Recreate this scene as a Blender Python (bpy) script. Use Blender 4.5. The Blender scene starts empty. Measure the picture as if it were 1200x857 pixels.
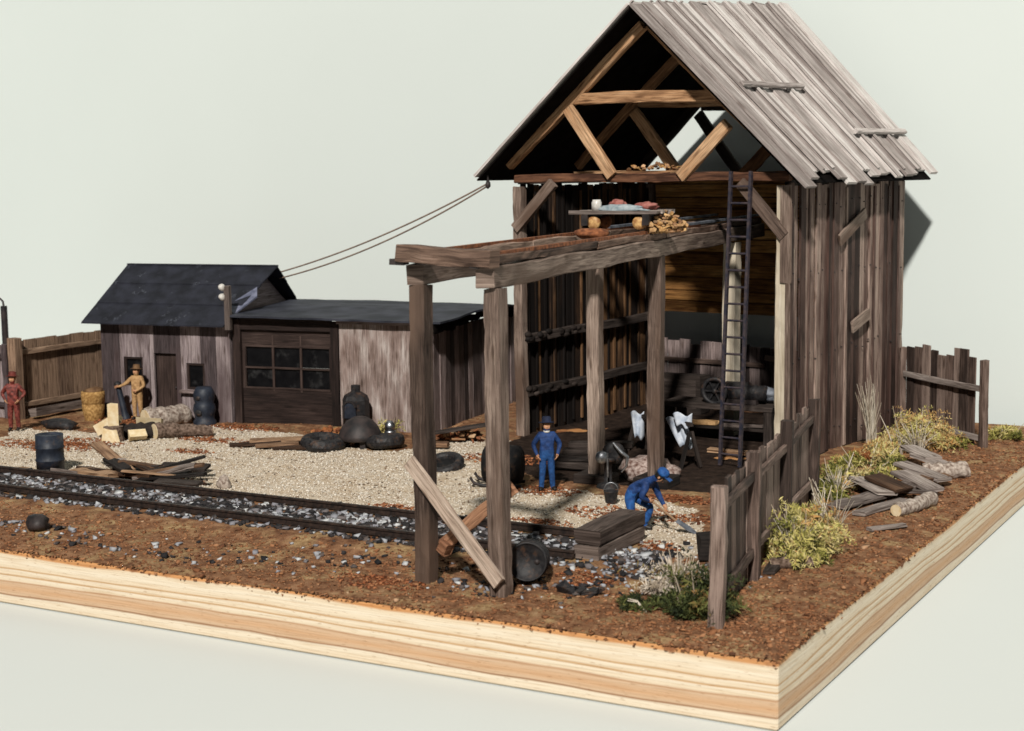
import bpy, bmesh, math, random
import numpy as np
from mathutils import Vector, Matrix, noise as mnoise
random.seed(7)
rng = np.random.default_rng(11)
PI = math.pi
scn = bpy.context.scene
col = scn.collection
V = Vector

# ------------------------------------------------------------------ materials
def new_mat(name):
    m = bpy.data.materials.new(name); m.use_nodes = True
    nt = m.node_tree
    b = nt.nodes['Principled BSDF']
    return m, nt, b

def N(nt, t, **kw):
    n = nt.nodes.new(t)
    for k, v in kw.items():
        if hasattr(n, k): setattr(n, k, v)
        else: n.inputs[k].default_value = v
    return n

def ramp(nt, stops, interp='LINEAR'):
    r = nt.nodes.new('ShaderNodeValToRGB'); cr = r.color_ramp; cr.interpolation = interp
    while len(cr.elements) < len(stops): cr.elements.new(0.5)
    for e, (p, c) in zip(cr.elements, stops):
        e.position = p; e.color = (*c, 1)
    return r

def wood(name, dark, mid, light, rough=.8, across=11, along=.55, streak=.5, var=.5, bump=.35, stain=None, crack=.85):
    """weathered timber, grain follows each board's own UV (u along the board, metres)"""
    m, nt, b = new_mat(name); L = nt.links
    uv = N(nt, 'ShaderNodeUVMap'); uv.uv_map = 'UVMap'
    rn = N(nt, 'ShaderNodeAttribute'); rn.attribute_name = 'rnd'
    mp = N(nt, 'ShaderNodeMapping'); mp.inputs['Scale'].default_value = (along, across, 1)
    L.new(uv.outputs[0], mp.inputs['Vector'])
    n1 = N(nt, 'ShaderNodeTexNoise', noise_dimensions='4D'); n1.inputs['Scale'].default_value = 1.6; n1.inputs['Detail'].default_value = 7; n1.inputs['Roughness'].default_value = .65; n1.inputs['Distortion'].default_value = .5
    w = N(nt, 'ShaderNodeMath', operation='MULTIPLY'); w.inputs[1].default_value = 37.
    L.new(rn.outputs['Fac'], w.inputs[0]); L.new(w.outputs[0], n1.inputs['W']); L.new(mp.outputs[0], n1.inputs['Vector'])
    mp2 = N(nt, 'ShaderNodeMapping'); mp2.inputs['Scale'].default_value = (.7, 2.2, 1)
    L.new(uv.outputs[0], mp2.inputs['Vector'])
    n2 = N(nt, 'ShaderNodeTexNoise', noise_dimensions='4D'); n2.inputs['Scale'].default_value = 1.3; n2.inputs['Detail'].default_value = 5
    L.new(mp2.outputs[0], n2.inputs['Vector']); L.new(w.outputs[0], n2.inputs['W'])
    # fac = mix(n1,n2,streak) + (rnd-.5)*var
    mx = N(nt, 'ShaderNodeMix'); mx.data_type = 'FLOAT'; mx.inputs['Factor'].default_value = 1 - streak
    L.new(n1.outputs['Fac'], mx.inputs[2]); L.new(n2.outputs['Fac'], mx.inputs[3])
    ma = N(nt, 'ShaderNodeMath', operation='MULTIPLY_ADD'); ma.inputs[1].default_value = var; ma.inputs[2].default_value = -var * .5
    L.new(rn.outputs['Fac'], ma.inputs[0])
    ad = N(nt, 'ShaderNodeMath', operation='ADD'); L.new(mx.outputs[0], ad.inputs[0]); L.new(ma.outputs[0], ad.inputs[1])
    r = ramp(nt, [(.33, dark), (.5, mid), (.68, light)])
    L.new(ad.outputs[0], r.inputs[0])
    out = r.outputs[0]
    # drying cracks and open grain: thin dark lines along the board
    mp4 = N(nt, 'ShaderNodeMapping'); mp4.inputs['Scale'].default_value = (.45, 16, 1); L.new(uv.outputs[0], mp4.inputs['Vector'])
    n4 = N(nt, 'ShaderNodeTexNoise', noise_dimensions='4D'); n4.inputs['Scale'].default_value = 1.; n4.inputs['Detail'].default_value = 4; n4.inputs['Roughness'].default_value = .55
    L.new(mp4.outputs[0], n4.inputs['Vector']); L.new(w.outputs[0], n4.inputs['W'])
    s4 = N(nt, 'ShaderNodeMath', operation='SUBTRACT'); s4.inputs[1].default_value = .5; L.new(n4.outputs['Fac'], s4.inputs[0])
    a4 = N(nt, 'ShaderNodeMath', operation='ABSOLUTE'); L.new(s4.outputs[0], a4.inputs[0])
    r4 = ramp(nt, [(.0, (.30, .27, .25)), (.022, (.72, .70, .68)), (.05, (1, 1, 1))]); L.new(a4.outputs[0], r4.inputs[0])
    # fine fibres
    mp5 = N(nt, 'ShaderNodeMapping'); mp5.inputs['Scale'].default_value = (2.2, 42, 1); L.new(uv.outputs[0], mp5.inputs['Vector'])
    n5 = N(nt, 'ShaderNodeTexNoise', noise_dimensions='4D'); n5.inputs['Scale'].default_value = 1.; n5.inputs['Detail'].default_value = 3
    L.new(mp5.outputs[0], n5.inputs['Vector']); L.new(w.outputs[0], n5.inputs['W'])
    r5 = ramp(nt, [(.34, (.58, .56, .55)), (.62, (1.12, 1.12, 1.12))]); L.new(n5.outputs['Fac'], r5.inputs[0])
    mp7 = N(nt, 'ShaderNodeMapping'); mp7.inputs['Scale'].default_value = (.55, 2.3, 1); L.new(uv.outputs[0], mp7.inputs['Vector'])
    vo = N(nt, 'ShaderNodeTexVoronoi'); vo.voronoi_dimensions = '2D'; vo.inputs['Scale'].default_value = 1.; L.new(mp7.outputs[0], vo.inputs['Vector'])
    r7 = ramp(nt, [(.0, (.22, .17, .14)), (.055, (.45, .40, .36)), (.085, (.75, .72, .7)), (.11, (1, 1, 1))]); L.new(vo.outputs['Distance'], r7.inputs[0])
    for rr_, k_ in ((r4, 1.), (r5, crack), (r7, .9)):
        m4 = N(nt, 'ShaderNodeMix'); m4.data_type = 'RGBA'; m4.blend_type = 'MULTIPLY'; m4.inputs[0].default_value = k_ * crack
        L.new(out, m4.inputs[6]); L.new(rr_.outputs[0], m4.inputs[7]); out = m4.outputs[2]
    if stain:
        n3 = N(nt, 'ShaderNodeTexNoise', noise_dimensions='4D'); n3.inputs['Scale'].default_value = .9; n3.inputs['Detail'].default_value = 3
        mp3 = N(nt, 'ShaderNodeMapping'); mp3.inputs['Scale'].default_value = (.35, 1.5, 1); L.new(uv.outputs[0], mp3.inputs['Vector'])
        L.new(mp3.outputs[0], n3.inputs['Vector']); L.new(w.outputs[0], n3.inputs['W'])
        rr = ramp(nt, [(.48, (0, 0, 0)), (.66, (1, 1, 1))]); L.new(n3.outputs['Fac'], rr.inputs[0])
        mc = N(nt, 'ShaderNodeMix'); mc.data_type = 'RGBA'; L.new(rr.outputs[0], mc.inputs[0]); L.new(out, mc.inputs[6]); mc.inputs[7].default_value = (*stain, 1)
        out = mc.outputs[2]
    L.new(out, b.inputs['Base Color'])
    b.inputs['Roughness'].default_value = rough
    b.inputs['Specular IOR Level'].default_value = .25
    bp = N(nt, 'ShaderNodeBump'); bp.inputs['Strength'].default_value = bump; bp.inputs['Distance'].default_value = .03
    L.new(n1.outputs['Fac'], bp.inputs['Height']); L.new(bp.outputs[0], b.inputs['Normal'])
    return m

def mottled(name, c1, c2, scale=4., rough=.7, metal=0., spec=.4, bump=.2, detail=5, fleck=None, scuff=None):
    m, nt, b = new_mat(name); L = nt.links
    tc = N(nt, 'ShaderNodeTexCoord')
    n = N(nt, 'ShaderNodeTexNoise'); n.inputs['Scale'].default_value = scale; n.inputs['Detail'].default_value = detail
    L.new(tc.outputs['Object'], n.inputs['Vector'])
    r = ramp(nt, [(.35, c1), (.68, c2)]); L.new(n.outputs['Fac'], r.inputs[0]); out = r.outputs[0]
    for c3, sc_, kind in ((fleck, scale * .55, 0), (scuff, 1.1, 1)):
        if not c3: continue
        n2 = N(nt, 'ShaderNodeTexNoise'); n2.inputs['Scale'].default_value = sc_; n2.inputs['Detail'].default_value = 8; n2.inputs['Roughness'].default_value = .7
        L.new(tc.outputs['Object'], n2.inputs['Vector'])
        if kind: 
            s2 = N(nt, 'ShaderNodeMath', operation='SUBTRACT'); s2.inputs[1].default_value = .5; L.new(n2.outputs['Fac'], s2.inputs[0]); a2 = N(nt, 'ShaderNodeMath', operation='ABSOLUTE'); L.new(s2.outputs[0], a2.inputs[0])
            r2 = ramp(nt, [(.0, (.8, .8, .8)), (.012, (0, 0, 0))]); L.new(a2.outputs[0], r2.inputs[0])
            n6 = N(nt, 'ShaderNodeTexNoise'); n6.inputs['Scale'].default_value = 1.7; n6.inputs['Detail'].default_value = 2; L.new(tc.outputs['Object'], n6.inputs['Vector'])
            r6 = ramp(nt, [(.58, (0, 0, 0)), (.66, (1, 1, 1))]); L.new(n6.outputs['Fac'], r6.inputs[0])
            m6 = N(nt, 'ShaderNodeMix'); m6.data_type = 'RGBA'; m6.blend_type = 'MULTIPLY'; m6.inputs[0].default_value = 1; L.new(r2.outputs[0], m6.inputs[6]); L.new(r6.outputs[0], m6.inputs[7])
            class _o: outputs = [m6.outputs[2]]
            r2 = _o
        else: r2 = ramp(nt, [(.55, (0, 0, 0)), (.66, (.85, .85, .85))]); L.new(n2.outputs['Fac'], r2.inputs[0])
        mx = N(nt, 'ShaderNodeMix'); mx.data_type = 'RGBA'; L.new(r2.outputs[0], mx.inputs[0]); L.new(out, mx.inputs[6]); mx.inputs[7].default_value = (*c3, 1); out = mx.outputs[2]
    L.new(out, b.inputs['Base Color'])
    b.inputs['Roughness'].default_value = rough; b.inputs['Metallic'].default_value = metal
    b.inputs['Specular IOR Level'].default_value = spec
    bp = N(nt, 'ShaderNodeBump'); bp.inputs['Strength'].default_value = bump; bp.inputs['Distance'].default_value = .03
    L.new(n.outputs['Fac'], bp.inputs['Height']); L.new(bp.outputs[0], b.inputs['Normal'])
    return m

def rnd_ramp(name, stops, rough=.85, interp='LINEAR', noise_amt=.25, scale=9):
    """colour picked per stone / leaf from the mesh's 'rnd' attribute, broken up by noise"""
    m, nt, b = new_mat(name); L = nt.links
    rn = N(nt, 'ShaderNodeAttribute'); rn.attribute_name = 'rnd'
    tc = N(nt, 'ShaderNodeTexCoord')
    n = N(nt, 'ShaderNodeTexNoise'); n.inputs['Scale'].default_value = scale; n.inputs['Detail'].default_value = 3
    L.new(tc.outputs['Object'], n.inputs['Vector'])
    ma = N(nt, 'ShaderNodeMath', operation='MULTIPLY_ADD'); ma.inputs[1].default_value = noise_amt; ma.inputs[2].default_value = -noise_amt / 2
    L.new(n.outputs['Fac'], ma.inputs[0])
    ad = N(nt, 'ShaderNodeMath', operation='ADD'); L.new(rn.outputs['Fac'], ad.inputs[0]); L.new(ma.outputs[0], ad.inputs[1])
    r = ramp(nt, stops, interp); L.new(ad.outputs[0], r.inputs[0]); L.new(r.outputs[0], b.inputs['Base Color'])
    b.inputs['Roughness'].default_value = rough; b.inputs['Specular IOR Level'].default_value = .25
    return m

M = {}
M['barn'] = wood('barn boards', (.035, .021, .017), (.165, .108, .090), (.40, .30, .25), var=.55, across=14, streak=.6, stain=(.09, .05, .04))
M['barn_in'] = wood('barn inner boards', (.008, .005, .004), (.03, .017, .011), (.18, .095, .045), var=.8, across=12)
M['back'] = wood('orange back boards', (.16, .065, .02), (.50, .25, .08), (.76, .45, .17), var=.35)
M['roof'] = wood('silver roof boards', (.27, .23, .215), (.54, .485, .46), (.76, .715, .685), var=.36, across=9, streak=.6, crack=.5)
M['post'] = wood('grey brown timber', (.06, .039, .03), (.185, .132, .107), (.40, .31, .255), var=.4, across=11, streak=.6, stain=(.115, .074, .054))
M['beam'] = wood('brown rail beam', (.06, .036, .027), (.21, .135, .10), (.42, .30, .235), var=.4, across=9)
M['rust_beam'] = wood('reddish beam', (.07, .03, .018), (.26, .12, .065), (.45, .24, .14), var=.3, across=9)
M['truss'] = wood('orange brown truss wood', (.17, .08, .036), (.50, .28, .145), (.72, .48, .29), var=.4, across=8)
M['pale'] = wood('pale lit wood', (.42, .34, .24), (.60, .52, .40), (.74, .68, .56), var=.2, bump=.15, crack=.3)  # brightness of the lit posts is put into the wood colour
M['shed'] = wood('purple grey shed boards', (.07, .054, .057), (.20, .158, .165), (.37, .31, .315), var=.65, across=7, streak=.5, stain=(.075, .05, .05))
M['panel'] = wood('weathered wide panel', (.10, .055, .04), (.33, .255, .23), (.62, .56, .53), var=.1, across=3.2, along=.55, streak=.35, stain=None)
M['annex'] = wood('dark annex boards', (.05, .037, .036), (.15, .115, .11), (.33, .26, .25), var=.5, across=9)
M['garage'] = wood('dark brown garage wood', (.014, .008, .007), (.034, .021, .018), (.075, .05, .043), var=.3)
M['fence'] = wood('fence boards', (.05, .034, .028), (.175, .12, .098), (.34, .255, .215), var=.45, across=10)
M['fence_left'] = wood('brown fence boards', (.07, .042, .03), (.18, .115, .082), (.33, .22, .15), var=.6, across=9)
M['grey_board'] = wood('grey scrap boards', (.12, .095, .085), (.30, .25, .225), (.52, .455, .41), var=.35, across=9)
M['brown_board'] = wood('brown scrap boards', (.05, .026, .015), (.19, .105, .06), (.44, .28, .17), var=.8, across=9)
M['brace'] = wood('pale brace wood', (.20, .14, .105), (.44, .335, .265), (.62, .51, .42), var=.1, across=9)
M['dark_timber'] = wood('dark tarred timber', (.012, .009, .008), (.035, .026, .022), (.085, .066, .058), var=.3)
M['bumper'] = wood('bumper timber', (.05, .036, .03), (.12, .09, .077), (.23, .18, .155), var=.3)
M['shade_and_tar'] = mottled('black roof shade and tar', (.004, .003, .003), (.010, .008, .007), 3, .95, spec=.05)  # black shade put under the roof boards; also torn tar on the garage
M['tank'] = mottled('dull black tank', (.004, .004, .005), (.014, .013, .013), 6, .8, spec=.2, fleck=(.05, .03, .02))
M['tar'] = mottled('blue black tar paper', (.008, .009, .014), (.022, .024, .036), 2.2, .8, spec=.3, bump=.5, scuff=(.12, .13, .16))
M['tar2'] = mottled('worn tar paper', (.014, .016, .024), (.045, .048, .065), 1.4, .75, spec=.3, bump=.5)
M['flash'] = mottled('dull zinc flashing', (.09, .10, .15), (.19, .20, .28), 5, .55)
M['black'] = mottled('black iron', (.006, .006, .008), (.028, .026, .027), 9, .6, spec=.4, fleck=(.085, .045, .028), bump=.5)
M['soot'] = mottled('sooty iron', (.010, .009, .010), (.045, .032, .030), 4, .6, spec=.45)
M['bluesteel'] = mottled('blue black paint', (.010, .014, .024), (.026, .034, .052), 5, .55, spec=.4, fleck=(.07, .05, .042), bump=.4)
M['ladder'] = mottled('blue black ladder paint', (.015, .017, .032), (.07, .05, .05), 9, .55)
M['chrome'] = mottled('bright metal', (.20, .21, .23), (.55, .57, .60), 8, .4, 1.0)
M['glass'] = mottled('dark glass', (.003, .003, .004), (.008, .008, .009), 3, .4, spec=.12, fleck=(.035, .035, .036), bump=0)
M['porcelain'] = mottled('white porcelain', (.52, .50, .46), (.72, .70, .66), 8, .3)
M['rust'] = mottled('rusty steel', (.10, .03, .012), (.36, .13, .05), 9, .85)
M['rail'] = mottled('dark rusted rail', (.012, .008, .007), (.045, .027, .02), 9, .6)
M['skin'] = mottled('skin paint', (.45, .22, .11), (.58, .31, .18), 12, .6, bump=.05)
M['blue'] = mottled('bright blue cloth', (.010, .055, .21), (.022, .12, .38), 11, .7, bump=1.0)
M['navy'] = mottled('navy blue cloth', (.007, .028, .11), (.014, .055, .20), 11, .7, bump=1.0)
M['darknavy'] = mottled('dark navy felt', (.006, .01, .03), (.012, .02, .055), 7, .8)
M['tan'] = mottled('tan cloth', (.34, .19, .08), (.55, .34, .16), 11, .75, bump=1.0)
M['brown_felt'] = mottled('brown felt', (.10, .05, .022), (.2, .11, .05), 7, .8)
M['red'] = mottled('dark red cloth', (.06, .010, .008), (.28, .06, .045), 11, .6, bump=1.0)
M['redhat'] = mottled('dark red felt', (.08, .012, .008), (.17, .03, .02), 7, .7)
M['boot'] = mottled('boot leather', (.008, .006, .005), (.02, .015, .012), 7, .5)
M['white_cloth'] = mottled('pale blue white cloth', (.40, .46, .56), (.70, .74, .80), 6, .8)
M['red_rag'] = mottled('red rag', (.22, .055, .045), (.42, .17, .14), 8, .8)
M['blue_rag'] = mottled('pale blue rag', (.20, .26, .29), (.42, .47, .49), 8, .8)
M['gold'] = mottled('yellow brass scrap', (.30, .13, .045), (.70, .44, .18), 12, .55)
M['bark'] = mottled('brown bark', (.06, .035, .022), (.25, .175, .135), 13, .9, bump=.8)
M['palebark'] = mottled('pale birch bark', (.16, .11, .085), (.58, .50, .43), 11, .9, bump=.8)
M['cutwood'] = mottled('fresh cut wood', (.72, .54, .30), (.86, .74, .52), 6, .8, bump=.1)
M['straw'] = mottled('golden wicker', (.24, .12, .03), (.55, .33, .12), 14, .85, bump=.7)
M['wire'] = mottled('brown wire', (.16, .11, .085), (.28, .2, .15), 9, .6)
M['rope'] = mottled('dry yellow vine', (.20, .17, .06), (.42, .36, .15), 9, .8)
M['tarp'] = mottled('grey blue tarp', (.07, .08, .10), (.22, .24, .28), 5, .7)
M['mound'] = mottled('pale ash and rust', (.12, .06, .045), (.50, .40, .36), 11, .95, bump=.8)
M['leaf'] = rnd_ramp('yellow green lichen leaves', [(.0, (.035, .045, .012)), (.25, (.22, .215, .045)), (.48, (.56, .49, .15)), (.68, (.66, .56, .28)), (.82, (.44, .22, .065)), (1., (.60, .40, .17))])
M['leaf_dark'] = rnd_ramp('dark green lichen leaves', [(.0, (.014, .02, .008)), (.4, (.06, .075, .022)), (.7, (.16, .17, .05)), (1., (.25, .13, .045))])
M['leaf_pale'] = rnd_ramp('dry pale sprigs', [(.0, (.30, .24, .15)), (.5, (.52, .43, .34)), (1., (.66, .58, .48))])
M['leaf_orange'] = rnd_ramp('rust orange leaves', [(.0, (.09, .03, .012)), (.5, (.34, .12, .04)), (1., (.5, .25, .09))])
M['grass'] = rnd_ramp('dry white grass', [(.0, (.36, .29, .2)), (1., (.70, .63, .52))])
M['ballast'] = rnd_ramp('ballast stones', [(.0, (.012, .012, .014)), (.34, (.035, .031, .032)), (.5, (.12, .095, .085)), (.62, (.26, .26, .29)), (.82, (.40, .415, .44)), (1., (.60, .61, .61))], noise_amt=.1)
M['pebble'] = rnd_ramp('cream gravel', [(.0, (.07, .045, .032)), (.05, (.24, .15, .09)), (.14, (.52, .43, .33)), (.5, (.70, .62, .51)), (1., (.82, .77, .69))], noise_amt=.4, scale=.55)
M['crumb'] = rnd_ramp('soil crumbs', [(.0, (.10, .040, .02)), (.4, (.25, .105, .046)), (.8, (.38, .18, .085)), (1., (.52, .34, .21))], noise_amt=.2)
M['chip'] = rnd_ramp('bright rust chips', [(.0, (.09, .028, .012)), (.5, (.30, .10, .04)), (1., (.46, .20, .09))], noise_amt=.2)

# plywood edge: thin plies with wavy pale and brown layers
def plywood():
    m, nt, b = new_mat('plywood'); L = nt.links
    tc = N(nt, 'ShaderNodeTexCoord'); sx = N(nt, 'ShaderNodeSeparateXYZ'); L.new(tc.outputs['Object'], sx.inputs[0])
    mp = N(nt, 'ShaderNodeMapping'); mp.inputs['Scale'].default_value = (.16, .16, .9); L.new(tc.outputs['Object'], mp.inputs[0])
    nw = N(nt, 'ShaderNodeTexNoise'); nw.inputs['Scale'].default_value = 1.; nw.inputs['Detail'].default_value = 3; L.new(mp.outputs[0], nw.inputs['Vector'])
    mul = N(nt, 'ShaderNodeMath', operation='MULTIPLY_ADD'); mul.inputs[1].default_value = .30; mul.inputs[2].default_value = -.15; L.new(nw.outputs[0], mul.inputs[0])
    z = N(nt, 'ShaderNodeMath', operation='ADD'); L.new(sx.outputs[2], z.inputs[0]); L.new(mul.outputs[0], z.inputs[1])
    # 0 at bottom (-1.2) .. 1 at top
    t = N(nt, 'ShaderNodeMapRange'); t.inputs['From Min'].default_value = -1.2; t.inputs['From Max'].default_value = -.02; L.new(z.outputs[0], t.inputs['Value'])
    pale, cream, tan, brown, line = (.74, .61, .44), (.79, .69, .54), (.62, .44, .29), (.47, .27, .15), (.30, .15, .07)
    r = ramp(nt, [(0, pale), (.16, cream), (.19, line), (.21, tan), (.30, (.60, .37, .21)), (.40, tan), (.425, brown), (.45, pale), (.52, cream), (.545, (.50, .29, .13)), (.57, pale), (.64, cream), (.665, (.50, .29, .13)), (.69, pale), (.80, cream), (.90, pale), (.93, (.58, .28, .11)), (1, (.60, .30, .12))])
    L.new(t.outputs[0], r.inputs[0])
    # fine grain lines along the edge
    mp2 = N(nt, 'ShaderNodeMapping'); mp2.inputs['Scale'].default_value = (.8, .8, 26); L.new(tc.outputs['Object'], mp2.inputs[0])
    n2 = N(nt, 'ShaderNodeTexNoise'); n2.inputs['Scale'].default_value = 1.; n2.inputs['Detail'].default_value = 6; L.new(mp2.outputs[0], n2.inputs['Vector'])
    r2 = ramp(nt, [(.30, (.78, .66, .54)), (.52, (1, 1, 1))]); L.new(n2.outputs[0], r2.inputs[0])
    mx = N(nt, 'ShaderNodeMix'); mx.data_type = 'RGBA'; mx.blend_type = 'MULTIPLY'; mx.inputs[0].default_value = .6
    L.new(r.outputs[0], mx.inputs[6]); L.new(r2.outputs[0], mx.inputs[7])
    # soil smears clinging to the top of the edge
    n3 = N(nt, 'ShaderNodeTexNoise'); n3.inputs['Scale'].default_value = 1.3; n3.inputs['Detail'].default_value = 6; L.new(tc.outputs['Object'], n3.inputs['Vector'])
    a3 = N(nt, 'ShaderNodeMath', operation='MULTIPLY_ADD'); a3.inputs[1].default_value = .9; L.new(n3.outputs[0], a3.inputs[0]); L.new(sx.outputs[2], a3.inputs[2])
    r3 = ramp(nt, [(.395, (0, 0, 0)), (.46, (1, 1, 1))]); L.new(a3.outputs[0], r3.inputs[0])
    mx2 = N(nt, 'ShaderNodeMix'); mx2.data_type = 'RGBA'; L.new(r3.outputs[0], mx2.inputs[0]); L.new(mx.outputs[2], mx2.inputs[6]); mx2.inputs[7].default_value = (.27, .11, .045, 1)
    L.new(mx2.outputs[2], b.inputs['Base Color']); b.inputs['Roughness'].default_value = .7; b.inputs['Specular IOR Level'].default_value = .3
    n8 = N(nt, 'ShaderNodeTexNoise'); n8.inputs['Scale'].default_value = 1.; n8.inputs['Detail'].default_value = 2; mp8 = N(nt, 'ShaderNodeMapping'); mp8.inputs['Scale'].default_value = (5, 5, 40); L.new(tc.outputs['Object'], mp8.inputs[0]); L.new(mp8.outputs[0], n8.inputs['Vector'])
    r8 = ramp(nt, [(.62, (1, 1, 1)), (.72, (.62, .50, .40))]); L.new(n8.outputs[0], r8.inputs[0])
    m8 = N(nt, 'ShaderNodeMix'); m8.data_type = 'RGBA'; m8.blend_type = 'MULTIPLY'; m8.inputs[0].default_value = .8; L.new(mx2.outputs[2], m8.inputs[6]); L.new(r8.outputs[0], m8.inputs[7]); L.new(m8.outputs[2], b.inputs['Base Color'])
    bp = N(nt, 'ShaderNodeBump'); bp.inputs['Strength'].default_value = .4; bp.inputs['Distance'].default_value = .04
    L.new(n2.outputs[0], bp.inputs['Height']); L.new(bp.outputs[0], b.inputs['Normal'])
    return m
M['ply'] = plywood()

def ground_mat():
    m, nt, b = new_mat('soil and gravel'); L = nt.links
    tc = N(nt, 'ShaderNodeTexCoord')
    def nz(s, d=6, rough=.6):
        n = N(nt, 'ShaderNodeTexNoise'); n.inputs['Scale'].default_value = s; n.inputs['Detail'].default_value = d; n.inputs['Roughness'].default_value = rough
        L.new(tc.outputs['Object'], n.inputs['Vector']); return n
    n1, n2, n3 = nz(1.1), nz(9, 5, .7), nz(3.2, 6, .7)
    soil = ramp(nt, [(.30, (.075, .032, .017)), (.46, (.19, .092, .048)), (.60, (.31, .165, .088)), (.75, (.46, .30, .18))]); L.new(n3.outputs[0], soil.inputs[0])
    grav = ramp(nt, [(.28, (.34, .25, .17)), (.45, (.60, .50, .38)), (.70, (.78, .70, .58))]); L.new(n2.outputs[0], grav.inputs[0])
    gd = ramp(nt, [(.36, (.86, .80, .73)), (.60, (1, 1, 1))]); L.new(n1.outputs[0], gd.inputs[0])
    gm = N(nt, 'ShaderNodeMix'); gm.data_type = 'RGBA'; gm.blend_type = 'MULTIPLY'; gm.inputs[0].default_value = 1.; L.new(grav.outputs[0], gm.inputs[6]); L.new(gd.outputs[0], gm.inputs[7])
    class grav: outputs = [gm.outputs[2]]
    rust = ramp(nt, [(.32, (.075, .024, .010)), (.55, (.24, .085, .035)), (.75, (.38, .17, .08))]); L.new(n2.outputs[0], rust.inputs[0])
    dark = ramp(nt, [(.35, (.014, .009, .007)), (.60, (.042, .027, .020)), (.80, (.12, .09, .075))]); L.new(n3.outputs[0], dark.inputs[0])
    tanr = ramp(nt, [(.30, (.16, .085, .04)), (.55, (.42, .28, .14)), (.75, (.55, .42, .26))]); L.new(n2.outputs[0], tanr.inputs[0])
    pr = ramp(nt, [(.50, (0, 0, 0)), (.64, (1, 1, 1))]); L.new(n1.outputs[0], pr.inputs[0])
    pm = N(nt, 'ShaderNodeMix'); pm.data_type = 'RGBA'; L.new(pr.outputs[0], pm.inputs[0]); L.new(soil.outputs[0], pm.inputs[6]); L.new(tanr.outputs[0], pm.inputs[7])
    cur = pm.outputs[2]
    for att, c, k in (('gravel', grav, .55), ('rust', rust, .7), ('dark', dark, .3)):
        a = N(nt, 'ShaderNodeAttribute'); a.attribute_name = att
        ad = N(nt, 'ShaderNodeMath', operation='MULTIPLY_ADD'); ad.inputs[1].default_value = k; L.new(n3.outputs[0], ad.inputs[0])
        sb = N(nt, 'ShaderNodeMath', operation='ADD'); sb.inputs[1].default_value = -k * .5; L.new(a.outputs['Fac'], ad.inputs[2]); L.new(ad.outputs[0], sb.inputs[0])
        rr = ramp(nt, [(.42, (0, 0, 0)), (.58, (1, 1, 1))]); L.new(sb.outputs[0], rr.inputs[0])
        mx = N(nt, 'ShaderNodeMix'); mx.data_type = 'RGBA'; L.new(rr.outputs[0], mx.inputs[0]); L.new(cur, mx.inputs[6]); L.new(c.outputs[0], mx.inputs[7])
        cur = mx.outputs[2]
    L.new(cur, b.inputs['Base Color']); b.inputs['Roughness'].default_value = .95; b.inputs['Specular IOR Level'].default_value = .1
    bp = N(nt, 'ShaderNodeBump'); bp.inputs['Strength'].default_value = .9; bp.inputs['Distance'].default_value = .06
    L.new(n2.outputs[0], bp.inputs['Height']); L.new(bp.outputs[0], b.inputs['Normal'])
    return m
M['ground'] = ground_mat()
def paper(name, c):
    m, nt, b = new_mat(name); L = nt.links
    tc = N(nt, 'ShaderNodeTexCoord'); n = N(nt, 'ShaderNodeTexNoise'); n.inputs['Scale'].default_value = .09; n.inputs['Detail'].default_value = 4
    L.new(tc.outputs['Object'], n.inputs['Vector'])
    r = ramp(nt, [(.3, tuple(x * .97 for x in c)), (.7, c)]); L.new(n.outputs[0], r.inputs[0]); L.new(r.outputs[0], b.inputs['Base Color'])
    b.inputs['Roughness'].default_value = .9; b.inputs['Specular IOR Level'].default_value = .1
    return m
M['paper'] = paper('pale green grey card', (.725, .785, .76))
M['table'] = paper('white card', (.715, .75, .725))

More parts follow.
